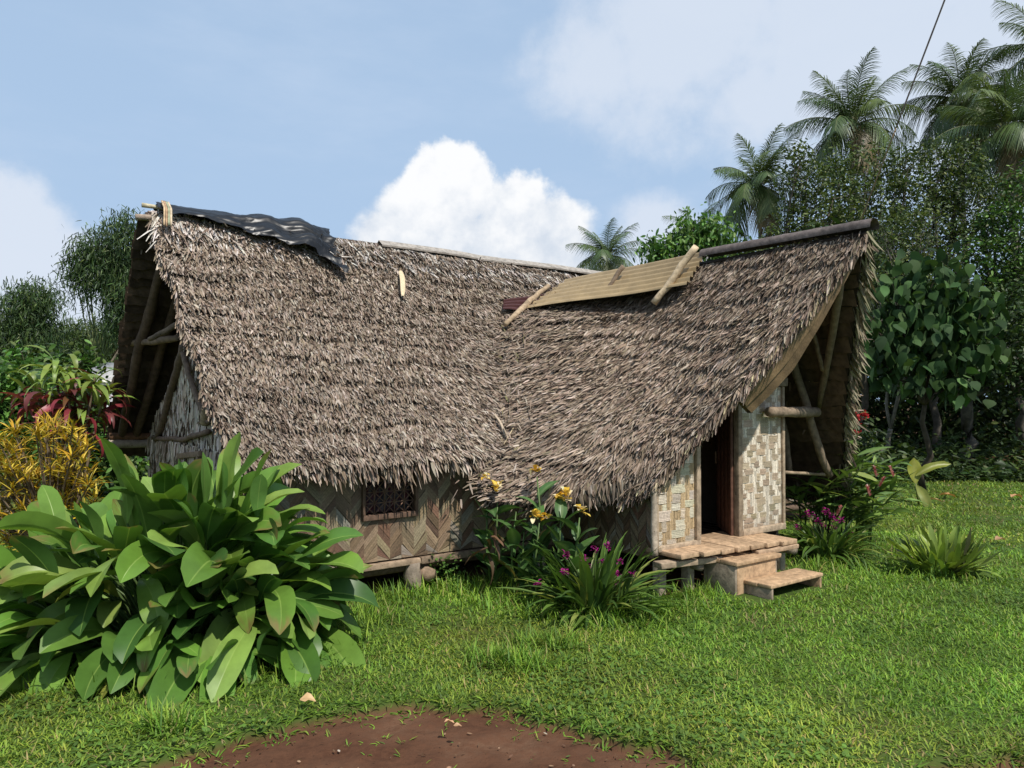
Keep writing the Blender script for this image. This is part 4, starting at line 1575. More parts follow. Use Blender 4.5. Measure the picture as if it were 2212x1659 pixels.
DEEP = [(0.034, 0.062, 0.018), (0.050, 0.083, 0.022), (0.026, 0.047, 0.016), (0.075, 0.105, 0.026)]
OLIVE = [(0.072, 0.105, 0.030), (0.10, 0.135, 0.034), (0.052, 0.078, 0.027), (0.14, 0.165, 0.042)]
FRESH = [(0.075, 0.17, 0.032), (0.11, 0.215, 0.04), (0.055, 0.12, 0.026), (0.15, 0.25, 0.05)]
BAMBOO = [(0.048, 0.085, 0.028), (0.07, 0.115, 0.034), (0.034, 0.062, 0.024), (0.10, 0.14, 0.042)]


def palm(label, px, py, dist, frond, seed, nf=28, trunk_r=0.16, lean=(0.0, 0.0), cols=None, nuts=0, old=0.2):
    rg = np.random.default_rng(seed)
    top = at(px, py, dist)
    base = np.array([top[0] + lean[0], top[1] + lean[1], 0.0])
    t = thing('coconut_palm', label, 'palm tree', base, 'coconut palms behind the house')
    q = np.linspace(0, 1, 16)[:, None]
    ctrl = base * 0.45 + top * 0.55
    ctrl[:2] = top[:2] * 0.85 + base[:2] * 0.15
    P = (1 - q) ** 2 * base + 2 * q * (1 - q) * ctrl + q ** 2 * top
    tb = MB()
    tb.tube(P, np.interp(q[:, 0], [0, 0.08, 1], [trunk_r * 1.5, trunk_r, trunk_r * 0.75]), np.array((0.21, 0.175, 0.14)), n=9)
    tb.build('trunk', M['bark'], t, smooth=True)
    mb = MB()
    K, ML = 12, 50
    for i in range(nf):
        f = (i + 0.5) / nf
        az = i * 2.39996 + rg.normal(0, 0.2)
        e0 = R(86) - f ** 1.15 * R(118) + rg.normal(0, 0.09)
        bt = R(35) + f * R(55) + rg.uniform(0, 0.35)
        L = frond * rg.uniform(0.85, 1.08) * (0.8 if f < 0.08 else 1.0)
        col = np.array([(0.085, 0.13, 0.038), (0.065, 0.105, 0.036), (0.11, 0.15, 0.045)][rg.integers(0, 3)]) if cols is None else np.array(cols[rg.integers(0, len(cols))])
        if f > 1 - old * 0.35:
            col = np.array((0.19, 0.145, 0.07))
        s_ = np.linspace(0, 1, K + 1)
        em = e0 - bt * ((s_[:-1] + s_[1:]) / 2) ** 1.3
        sd_ = rg.normal(0, 0.25)
        am = az + sd_ * ((s_[:-1] + s_[1:]) / 2) ** 1.5
        st = np.stack([np.cos(em) * np.cos(am), np.cos(em) * np.sin(am), np.sin(em)], -1) * L / K
        mid = np.concatenate([[[0, 0, 0]], np.cumsum(st, 0)]) + top + np.array([math.cos(az), math.sin(az), 0]) * 0.12
        mb.tube(mid, np.linspace(0.035, 0.008, K + 1), np.array((0.17, 0.18, 0.07)), n=4, caps=False)
        sp = np.repeat(np.linspace(0.12, 0.99, ML), 2)
        sp = sp + rg.uniform(-0.004, 0.004, len(sp))
        side = np.tile([1.0, -1.0], ML)
        Pm = np.stack([np.interp(sp, s_, mid[:, c]) for c in range(3)], 1)
        tg = np.concatenate([st, st[-1:]])
        Tm = unit(np.stack([np.interp(sp, s_, tg[:, c]) for c in range(3)], 1))
        Sm = unit(np.cross(Tm, ZUP[None] + 1e-4))
        Nm = np.cross(Sm, Tm)
        fw = 0.55 + 0.8 * sp
        D = Sm * side[:, None] + Tm * fw[:, None] - Nm * rg.uniform(-0.1, 0.35, len(sp))[:, None]
        LL = frond * 0.30 * np.sin(np.clip(sp * 0.86 + 0.16, 0, 1) * math.pi) ** 0.6 * rg.uniform(0.85, 1.1, len(sp)) + 0.08
        mb.ribbons(Pm, D, Nm, LL, frond * 0.0115, [0.8, 1.0, 0.75, 0.1], np.tile(col, (len(sp), 1)) * rg.uniform(0.75, 1.25, (len(sp), 1)), curve=0.0, grav=0.30 + 0.55 * f + rg.uniform(0, 0.25, len(sp)))
    mb.build('crown', M['leaf_palm'], t)
    if nuts:
        for _ in range(nuts):
            nb = MB()
            c = top + np.array([rg.normal(0, 0.22), rg.normal(0, 0.22), rg.uniform(-0.55, -0.1)])
            a = np.linspace(-math.pi / 2, math.pi / 2, 7)
            nb.tube(np.stack([c + ZUP * 0.13 * math.sin(x) for x in a]), 0.105 * np.cos(a) + 0.002, np.array((0.17, 0.14, 0.05)), n=7)
            nb.build('coconut', M['bark'], t, smooth=True)
    return t


M['soft_leaf'] = material('soft_leaf', 0.65, 0.12, 3.0, 0.2, transl=0.2)
M['leaf_palm'] = material('palm_leaf', 0.42, 0.4, transl=0.2)


def build_background():
    # palms over the trees on the right and behind the ridge
    palm('small far coconut palm standing alone above the main ridge board', 1311, 556, 60, 3.7, 501, nf=26, lean=(0.5, 0))
    palm('coconut palm just above the pale log on the roof, half hidden by leafy branches', 1507, 500, 56, 2.9, 502, nf=16)
    palm('very small far coconut palm between the lone palm and the leafy tree', 1440, 548, 80, 2.6, 503, nf=12)
    palm('coconut palm with brown nuts and drooping fronds, above the dark ridge cap', 1640, 405, 45, 3.8, 504, nf=30, nuts=9, lean=(0.6, 0))
    palm('spreading coconut palm with a tall upright centre, left of the slanting wire', 1842, 270, 40, 3.8, 505, nf=30, nuts=5, lean=(-0.5, 0))
    palm('tallest coconut palm in the middle, right behind the slanting wire', 2072, 215, 42, 3.8, 506, nf=30, lean=(0.8, 0))
    palm('coconut palm with a bare leaning trunk in view at the right edge', 2172, 285, 31, 3.3, 507, nf=30, lean=(1.6, 0), trunk_r=0.2)
    palm('coconut palm cut off by the upper right edge of the photo', 2262, 105, 38, 3.7, 508, nf=20)

    # woodland of small-leaved trees behind the lawn
    g = 'small-leaved trees behind the lawn'
    br = (0.10, 0.088, 0.07)  # bark darkened in colour so the trunks read as unlit
    tree('tree', 'grey-branched small-leaved tree rising over the dark ridge cap', 'tree', (6.4, 19, 0), lobes_px([(1740, 400, 65), (1745, 490, 75), (1800, 430, 75), (1700, 540, 60), (1800, 520, 80), (1600, 560, 35), (1650, 560, 40), (1720, 560, 70), (1730, 345, 35)], 19), 8500, 0.105, OLIVE, [3, 3, 2, 1.2], 601, 0.10, br, 9, group=g)
    tree('tree', 'bushy olive-green tree in front of the spreading palm, left of the wire foot', 'tree', (9.4, 20, 0), lobes_px([(1870, 380, 85), (1850, 480, 90), (1930, 440, 85), (1900, 540, 90), (1830, 580, 70), (1960, 370, 55), (1800, 380, 35)], 20), 10000, 0.105, OLIVE, [3, 2, 3, 1], 602, 0.10, br, 9, group=g)
    tree('tree', 'tall dense tree under the tallest palm with sky showing through', 'tree', (11.6, 20, 0), lobes_px([(2010, 355, 60), (2080, 350, 55), (2060, 410, 80), (2000, 450, 80), (2120, 440, 75), (2050, 520, 85), (1980, 560, 70)], 20.5), 10000, 0.105, DEEP + OLIVE, None, 603, 0.10, br, 8, group=g)
    tree('tree', 'dark leafy tree at the right edge below the leaning palm', 'tree', (12.8, 18, 0), lobes_px([(2190, 520, 85), (2130, 580, 80), (2200, 640, 90), (2150, 700, 80), (2230, 420, 70), (2230, 740, 80), (2160, 480, 50)], 17.5), 10500, 0.105, FRESH + DEEP, None, 604, 0.10, br, 8, group=g)
    tree('tree', 'twiggy thin tree just right of the entrance roof tip', 'tree', (8.2, 16.5, 0), lobes_px([(1930, 520, 70), (1960, 600, 60), (1900, 600, 55), (2010, 580, 60), (1990, 490, 55)], 16.5), 3800, 0.09, OLIVE, [3, 2, 3, 1], 605, 0.06, (0.17, 0.15, 0.125), 16, group=g, fork=0.2)
    tree('tree', 'bright pinnate-leaved tree behind the pale log on the roof', 'tree', (5.6, 26, 0), lobes_px([(1500, 500, 40), (1460, 535, 35), (1548, 510, 35), (1415, 545, 30), (1560, 545, 35)], 26), 2600, 0.22, FRESH, None, 606, 0.14, br, 5, hang=0.5, wide=0.4)
    tree('tree', 'dark spreading tree whose low canopy shades the wood edge behind the heart-leaved tree', 'tree', (10.2, 16.4, 0), lobes_px([(2080, 690, 85), (2150, 770, 70), (2000, 700, 80), (2220, 800, 80), (2100, 800, 60), (1930, 740, 70), (2290, 760, 90), (1960, 800, 50), (2170, 690, 70)], 15.6, 1.3), 11000, 0.115, DEEP, [3, 2, 3, 0.5], 608, 0.13, br, 8, group=g, fork=0.6)
    # large-leaved tree beside the entrance wing
    heart = [0.55, 1.0, 0.92, 0.55, 0.06]
    tree('large_leaved_tree', 'tree with big soft heart-shaped leaves beside the entrance wing', 'tree', (7.4, 13.2, 0), lobes_px([(1915, 650, 45), (1985, 610, 50), (2060, 640, 55), (2120, 680, 45), (1950, 715, 55), (2040, 730, 60), (1915, 790, 35), (2095, 745, 45), (1990, 800, 32), (2060, 815, 25), (1900, 720, 40)], 12.6, 0.7), 1000, 0.215, [(0.046, 0.090, 0.030), (0.062, 0.112, 0.036), (0.033, 0.064, 0.024)], None, 607, 0.05, (0.07, 0.056, 0.042), 5, hang=0.85, wide=0.80, cl=4, spread=0.8, prof=heart, mat='soft_leaf', up=0.75, fold=-0.06, fork=0.55)  # trunk colour kept dark to imitate shade under the crown

    # deep wood behind everything on the right: one mass nobody could count
    rg = np.random.default_rng(650)
    mb = MB()
    n = 52000
    px = rg.uniform(1540, 2420, n)
    d = rg.uniform(17.5, 27, n)
    topy = 560 + 60 * np.sin(px * 0.013) + (fbm(px * 0.012, d * 0.4, 8) - 0.5) * 190
    py = topy + (1040 - topy) * rg.uniform(0, 1, n) ** 0.8
    d = np.where(py > 770, 21 + (d - 17.5) * 0.7, d)
    P = np.stack([(px - CX) / F_PX * d, d, CAM_Z - (py - 860) / F_PX * d], -1)
    P[:, 2] = np.maximum(P[:, 2], 0.02)
    az = rg.uniform(0, 6.28, n)
    e = rg.uniform(-1.0, 0.4, n)
    D = np.stack([np.cos(e) * np.cos(az), np.cos(e) * np.sin(az), np.sin(e)], -1)
    clump = fbm(px * 0.03, py * 0.03, 77, 2)
    mb.ribbons(P, D, rg.normal(0, 0.6, (n, 3)) + ZUP * 0.6, rg.uniform(0.14, 0.3, n), rg.uniform(0.07, 0.13, n), P_LEAF, pick(rg, n, DEEP, [3, 2, 3, 0.6], 0.2, 0.08), grav=0.2, fold=0.1)
    # low shrubs and saplings at the wood's edge
    n = 7000
    px = rg.uniform(1840, 2420, n)
    d = 14.4 + rg.uniform(0, 1, n) ** 1.5 * 3.5
    zz = rg.uniform(0, 1, n) ** 1.5 * (0.25 + 1.2 * fbm(px * 0.02, d, 15)) * np.clip((d - 13.9) / 2.5, 0.12, 1.0)
    P = np.stack([(px - CX) / F_PX * d, d, zz], -1)
    az = rg.uniform(0, 6.28, n)
    e = rg.uniform(-0.5, 0.9, n)
    D = np.stack([np.cos(e) * np.cos(az), np.cos(e) * np.sin(az), np.sin(e)], -1)
    mb.ribbons(P, D, rg.normal(0, 0.5, (n, 3)) + ZUP, rg.uniform(0.1, 0.28, n), rg.uniform(0.03, 0.09, n), P_LEAF, pick(rg, n, DEEP, [3, 2, 3, 1], 0.2, 0.08), grav=0.3, fold=0.1)
    o = mb.build('woodland', M['tree_leaf'])
    tag(o, 'dark tangled wood and undergrowth closing the lawn behind the house', 'woodland', kind='stuff')
    # slim pale trunk stub at the wood's edge
    for i, (x, yb, yt, d, r, lab) in enumerate([(2143, 1045, 960, 14.6, 0.03, 'thin pale bare stem standing at the dark wood edge near the right border'), (2065, 1040, 900, 15.2, 0.025, 'slim brown stem under the heart-leaved tree')]):
        pass

    # low scrub closing the view on the left, beyond the bamboo
    mb = MB()
    n = 16000
    x, y = rg.uniform(-44, -11.5, n), rg.uniform(24, 36, n)
    hgt = 1.2 + 2.4 * fbm(x * 0.25, y * 0.12, 19, 3)
    P = np.stack([x, y, rg.uniform(0, 1, n) ** 0.8 * hgt], -1)
    az = rg.uniform(0, 6.28, n)
    e = rg.uniform(-0.9, 0.5, n)
    mb.ribbons(P, np.stack([np.cos(e) * np.cos(az), np.cos(e) * np.sin(az), np.sin(e)], -1), rg.normal(0, 0.5, (n, 3)) + ZUP * 0.7, rg.uniform(0.2, 0.42, n), rg.uniform(0.09, 0.17, n), P_LEAF, pick(rg, n, FRESH + DEEP, None, 0.2, 0.08), grav=0.2, fold=0.1)
    o = mb.build('scrub', M['tree_leaf'])
    tag(o, 'low green scrub beyond the bamboo on the left', 'scrub', kind='stuff')
    # left: bamboo and shrubs
    narrow = [0.5, 1.0, 0.8, 0.05]
    gb = 'bamboo clumps behind the house'
    kw = dict(hang=0.75, wide=0.16, cl=9, spread=1.1, prof=narrow, up=0.4)
    tree('bamboo_clump', 'tall feathery bamboo arching over beside the left gable', 'bamboo', (-12.6, 22, 0), lobes_px([(268, 500, 34), (212, 532, 28), (240, 555, 34), (218, 600, 28), (255, 600, 36), (292, 540, 34), (172, 560, 12), (165, 585, 10), (268, 650, 32), (295, 620, 36), (262, 690, 26), (185, 545, 16)], 21), 14000, 0.17, BAMBOO, [2, 2, 2.5, 0.8], 701, 0.05, (0.12, 0.14, 0.06), 5, group=gb, fork=0.5, **kw)
    tree('bamboo_clump', 'bushy bamboo with one drooping arch at the left edge', 'bamboo', (-15.5, 23, 0), lobes_px([(40, 670, 48), (10, 710, 60), (70, 700, 45), (88, 640, 18), (60, 645, 28), (104, 652, 12), (50, 760, 60), (95, 760, 40), (0, 780, 60)], 22), 13000, 0.17, BAMBOO, [2, 2, 2.5, 1], 702, 0.05, (0.12, 0.14, 0.06), 5, group=gb, fork=0.5, **kw)
    tree('bamboo_clump', 'low rounded bamboo clump between the left edge bamboo and the gable', 'bamboo', (-15.0, 26, 0), lobes_px([(185, 735, 48), (140, 735, 38), (225, 750, 44), (120, 780, 45), (190, 790, 60), (250, 730, 35), (260, 800, 55)], 25), 13000, 0.18, BAMBOO, [1, 3, 1.5, 2.2], 703, 0.05, (0.12, 0.14, 0.06), 5, group=gb, fork=0.5, **kw)
    tree('shrub', 'small-leaved green shrub at the left edge beside the yellow croton', 'shrub', at(25, 1120, 9.2) * [1, 1, 0], lobes_px([(20, 830, 55), (-20, 900, 70), (45, 910, 55), (0, 990, 70), (60, 990, 55), (90, 850, 40)], 9.2), 6500, 0.085, FRESH, [3, 2, 3, 1], 704, 0.05, (0.16, 0.13, 0.1), 6, fork=0.2, wide=0.5)
    tree('shrub', 'green shrub behind the red and green cordyline', 'shrub', at(190, 1000, 12.5) * [1, 1, 0], lobes_px([(130, 830, 55), (180, 790, 22), (170, 880, 40), (80, 800, 50), (150, 900, 60), (225, 940, 42), (240, 990, 50), (200, 1025, 60), (275, 1015, 50)], 12.5), 6200, 0.12, FRESH + DEEP, None, 705, 0.06, (0.16, 0.13, 0.1), 6, fork=0.2, wide=0.5)  # lower lobes added only to darken the gap beside the gable


build_background()


def build_shed():
    t = thing('shed', 'low pale-boarded shed roof edge glimpsed behind the cordyline left of the gable', 'shed', at(200, 990, 15.5) * [1, 1, 0])
    a = at(150, 828, 15.5)
    b = at(262, 826, 15.5)
    mb = MB()
    mb.box((a + b) / 2 * [1, 1, 0] + [0, 0.9, 0.9], np.eye(3), [0.85, 0.8, 0.9], (0.42, 0.43, 0.45), 0.01)
    mb.build('wall', M['wood'], t)
    rb = MB()
    rb.box((a + b) / 2 + [0, 0.02, 0], np.eye(3), [(b - a)[0] / 2 + 0.25, 0.03, 0.055], (0.62, 0.60, 0.52), 0.01)
    c = (a + b) / 2
    rb.box(c + [0, 0.9, 0.25], np.array([[1, 0, 0], [0, 0.966, 0.26], [0, -0.26, 0.966]]), [(b - a)[0] / 2 + 0.25, 0.95, 0.02], (0.36, 0.35, 0.33), 0.0)
    rb.build('roof', M['wood'], t)


build_shed()

# ---------------- the big paddle-leaved clump in the left foreground


def build_paddle_clump():
    base = ground_at(385, 1405)
    base[2] = 0
    t = thing('broad_leaved_clump', 'big clump of glossy paddle-shaped green leaves in the left foreground', 'plant', base)
    rg = np.random.default_rng(801)
    # blades overlap like shingles on a mound about 2.3 m wide; stalks rise to each from the ground
    n = 430
    fz = rg.uniform(-0.05, 1, n) ** 0.9 if False else np.clip(rg.uniform(-0.06, 1.0, n), 0, 1)
    el = np.arcsin(fz)
    az = np.arange(n) * 2.39996 + rg.normal(0, 0.3, n)
    shell = rg.uniform(0.62, 1.0, n)
    L = rg.uniform(0.36, 0.70, n) * (0.85 + 0.15 * shell)
    W = L * rg.uniform(0.26, 0.38, n)
    ca = np.cos(az)
    rx = np.where(ca < 0, 1.42, 1.08)
    ry = 0.72
    hz = 1.02 - 0.42 * np.clip(-ca * np.cos(el), 0, 1) - 0.14 * np.clip(ca * np.cos(el), 0, 1)
    dome = np.stack([rx * np.cos(el) * ca * shell, ry * np.cos(el) * np.sin(az) * shell, 0.12 + hz * np.sin(el) * shell], -1)
    out = unit(np.stack([np.cos(el) * ca / rx, np.cos(el) * np.sin(az) / ry, np.sin(el) / hz], -1))
    azo = np.arctan2(out[:, 1], out[:, 0]) + rg.normal(0, 0.42, n)
    elo = np.arcsin(np.clip(out[:, 2], -1, 1))
    e0 = np.clip(elo * 0.95 + R(8) + rg.normal(0, 0.26, n), R(-25), R(92))
    bt = R(64) + rg.normal(0, 0.34, n)
    bt = np.where(elo > R(62), bt * 0.6, bt)
    tip = base + dome - np.stack([np.cos(azo) * np.cos(e0), np.sin(azo) * np.cos(e0), np.sin(e0) * 0.6], -1) * (L * 0.42)[:, None]
    tip[:, 2] = np.maximum(tip[:, 2], 0.10)
    P = base + np.stack([(tip[:, 0] - base[0]) * 0.42, (tip[:, 1] - base[1]) * 0.5, np.zeros(n)], -1) + np.concatenate([rg.normal(0, 0.05, (n, 2)), np.zeros((n, 1))], 1)
    stems = MB()
    for i in range(n):
        q = np.linspace(0, 1, 6)[:, None]
        ctrl = P[i] * 0.6 + tip[i] * 0.4
        ctrl[2] = tip[i][2] * 0.75
        B = (1 - q) ** 2 * P[i] + 2 * q * (1 - q) * ctrl + q ** 2 * tip[i]
        stems.tube(B, np.linspace(0.011, 0.006, 6), np.array((0.075, 0.12, 0.035)), n=5, caps=False)
    stems.build('stems', M['leaf'], t, smooth=True)
    prof = np.array([0.06, 0.30, 0.56, 0.76, 0.90, 0.98, 1.0, 0.97, 0.88, 0.64, 0.05])
    mb = MB()
    cols = pick(rg, n, [(0.11, 0.215, 0.032), (0.078, 0.165, 0.028), (0.15, 0.26, 0.042), (0.052, 0.115, 0.024), (0.20, 0.30, 0.065), (0.28, 0.29, 0.06)], [4, 4, 3, 2, 1.6, 0.25], 0.16, 0.06)
    mb.arcs(tip, azo, e0, bt, L, W, prof, cols, cols=(-1, -0.66, -0.33, -0.06, 0.0, 0.06, 0.33, 0.66, 1), fold=rg.uniform(0.05, 0.45, (n, 1)), wave=0.13, roll=rg.normal(0, 0.42, n), side=rg.normal(0, 0.25, n), seed=3, midtint=(0.27, 0.38, 0.09), power=1.2, tips=(0.22, (0.20, 0.15, 0.05)))
    # a few tall upright leaves in the middle
    up = [(395, 1085, 990, 0.55), (440, 1085, 965, 0.62), (275, 1110, 1000, 0.60), (480, 1080, 1010, 0.5), (555, 1090, 1030, 0.45), (350, 1100, 1010, 0.5)]
    PP, AZ, E0, BT, LL = [], [], [], [], []
    for (px, pyb, pyt, l) in up:
        PP.append(at(px, pyb + 30, 4.72 + rg.uniform(-0.2, 0.2)))
        AZ.append(rg.uniform(3.6, 5.8))
        E0.append(R(rg.uniform(78, 96)))
        BT.append(R(rg.uniform(8, 25)))
        LL.append(l * 0.66)
    m = len(up)
    mb.arcs(np.array(PP), np.array(AZ), np.array(E0), np.array(BT), np.array(LL), np.array(LL) * 0.34, prof, pick(rg, m, [(0.12, 0.23, 0.05), (0.10, 0.21, 0.04)], None), cols=(-1, -0.66, -0.33, -0.06, 0.0, 0.06, 0.33, 0.66, 1), fold=0.16, wave=0.07, roll=rg.normal(0, 0.5, m), midtint=(0.26, 0.36, 0.10), seed=5)
    mb.build('leaves', M['leaf'], t, smooth=True)


build_paddle_clump()


def rosette_bush(name, label, cat, base, tips, n_leaf, L, W, cols, w, seed, e_rng, bend, mat='leaf', stem_tint=(0.16, 0.12, 0.08), fold=0.25, prof=None, wave=0.0, group=None, stem_r=0.012, cfun=None):
    """stems from the base to each tip with a whorl of leaves on top"""
    rg = np.random.default_rng(seed)
    t = thing(name, label, cat, base, group)
    sb = MB()
    P, Z = [], []
    for tp in tips:
        q = np.linspace(0, 1, 6)[:, None]
        ctrl = np.array([base[0] * 0.6 + tp[0] * 0.4, base[1] * 0.6 + tp[1] * 0.4, tp[2] * 0.6])
        b0 = np.asarray(base) + np.append(rg.normal(0, 0.06, 2), 0)
        B = (1 - q) ** 2 * b0 + 2 * q * (1 - q) * ctrl + q ** 2 * tp
        sb.tube(B, np.linspace(stem_r, stem_r * 0.5, 6), np.array(stem_tint), n=5, caps=False)
        d = unit((B[-1] - B[-3])[None])[0]
        for _ in range(n_leaf):
            P.append(tp - d * rg.uniform(0, 0.5) * L[1])
            Z.append(d)
    sb.build('stems', M['bark'], t)
    P = np.array(P)
    n = len(P)
    az = rg.uniform(0, 2 * math.pi, n)
    e = rg.uniform(e_rng[0], e_rng[1], n)
    mb = MB()
    tint = pick(rg, n, cols, w, 0.15, 0.06)
    if cfun is not None:
        tint = cfun(P, e, tint, rg)
    mb.arcs(P, az, e, rg.uniform(bend[0], bend[1], n), rg.uniform(L[0], L[1], n), rg.uniform(W[0], W[1], n), prof or P_STRAP, tint, cols=(-1, 0, 1), fold=fold, wave=wave, roll=rg.normal(0, 0.3, n), side=rg.normal(0, 0.2, n), seed=seed, power=1.3)
    mb.build('leaves', M[mat], t, smooth=True)
    return t


def build_left_plants():
    rg = np.random.default_rng(31)
    # yellow croton
    base = at(110, 1180, 6.9) * [1, 1, 0]
    tips = []
    for _ in range(210):
        px, py = rg.uniform(-60, 225), rg.uniform(905, 1190)
        if ((px - 90) / 145) ** 2 + ((py - 1050) / 148) ** 2 > 1.0:
            continue
        tips.append(at(px, py, 6.9 + rg.uniform(-0.42, 0.35)))
    rosette_bush('croton', 'yellow narrow-leaved croton bush below the cordyline', 'shrub', base, tips, 16, (0.11, 0.21), (0.012, 0.020), [(0.52, 0.36, 0.028), (0.42, 0.25, 0.022), (0.32, 0.24, 0.03), (0.19, 0.20, 0.035), (0.60, 0.46, 0.07)], [4, 3, 2, 1.5, 2], 811, (R(-5), R(80)), (R(10), R(60)))
    # cordyline: recurved leaves, green above and red below
    base = at(150, 1120, 7.7) * [1, 1, 0]
    tips = [at(px, py - 14, 7.7 + dz) for px, py, dz in ((70, 835, 0.1), (120, 800, -0.1), (165, 815, 0.1), (205, 830, -0.1), (100, 860, -0.2), (150, 860, -0.2), (190, 870, 0.2), (225, 870, 0.0), (60, 880, 0.1), (130, 900, -0.1), (180, 905, -0.1))]

    def two_tone(P, e, tint, r):
        n = len(P)
        h = np.clip((P[:, 2] - 1.60) / 0.30, 0, 1) * 0.65 + np.clip((e - 0.2) / 1.0, 0, 1) * 0.5
        red = pick(r, n, [(0.22, 0.035, 0.045), (0.30, 0.06, 0.075), (0.12, 0.03, 0.03), (0.14, 0.07, 0.03)], [3, 2, 3, 2])
        g = pick(r, n, [(0.20, 0.29, 0.055), (0.27, 0.34, 0.075), (0.15, 0.21, 0.045)], None)
        k = (h + r.normal(0, 0.15, n) > 0.40)[:, None]
        return np.where(k, g, red)
    rosette_bush('cordyline', 'cordyline with curling lime-green and dark red leaves above the yellow croton', 'shrub', base, tips, 19, (0.28, 0.46), (0.045, 0.07), [(0.2, 0.3, 0.05)], None, 812, (R(-10), R(88)), (R(50), R(170)), cfun=two_tone, fold=0.2, prof=[0.3, 0.8, 1.0, 1.0, 0.85, 0.5, 0.04], wave=0.1, stem_r=0.022)


build_left_plants()


def strap_clump(name, label, px, py, n, L, W, cols, w, seed, flowers=None, fcol=((0.30, 0.012, 0.16), (0.22, 0.01, 0.12)), e_rng=(0.5, 1.5), bend=(0.5, 1.7), rad=0.2, group=None, cat='plant', wave=0.0, prof=None, fd=0.0, power=1.4):
    base = ground_at(px, py)
    base[2] = 0
    rg = np.random.default_rng(seed)
    t = thing(name, label, cat, base, group)
    az = np.arange(n) * 2.39996 + rg.normal(0, 0.2, n)
    r = rad * rg.uniform(0, 1, n) ** 0.6
    P = base + np.stack([np.cos(az) * r, np.sin(az) * r * 0.8, np.zeros(n)], -1)
    mb = MB()
    mb.arcs(P, az + rg.normal(0, 0.3, n), rg.uniform(*e_rng, n), rg.uniform(*bend, n), rg.uniform(*L, n), rg.uniform(*W, n), prof or P_STRAP, pick(rg, n, cols, w, 0.16, 0.06), cols=(-1, 0, 1), fold=0.3, wave=wave, roll=rg.normal(0, 0.25, n), side=rg.normal(0, 0.25, n), seed=seed, power=power)
    mb.build('leaves', M['leaf'], t, smooth=True)
    if flowers:
        d0 = base[1]
        for (fx, fy, s) in flowers:
            c = at(fx, fy, d0 + rg.uniform(-0.25, 0.1) + fd)
            st = MB()
            st.tube(np.stack([base + np.append(rg.normal(0, 0.05, 2), 0.05), (base + c) / 2 + ZUP * 0.04, c]), [0.005, 0.004, 0.003], np.array((0.09, 0.13, 0.04)), n=4)
            so_ = st.build('flower_stem', M['leaf'], t)
            fl = MB()
            k = 22
            a = rg.uniform(0, 6.28, k)
            fl.arcs(c + rg.normal(0, 0.35 * s, (k, 3)), a, rg.uniform(-0.3, 1.0, k), rg.uniform(0, 1.0, k), rg.uniform(0.6, 1.1, k) * s, s * 0.55, [0.3, 1, 0.7, 0.1], pick(rg, k, fcol, None, 0.25, 0.08), cols=(-1, 0, 1), fold=0.3, seed=int(fx))
            fl.build('flower', M['petal'], so_)
    return t


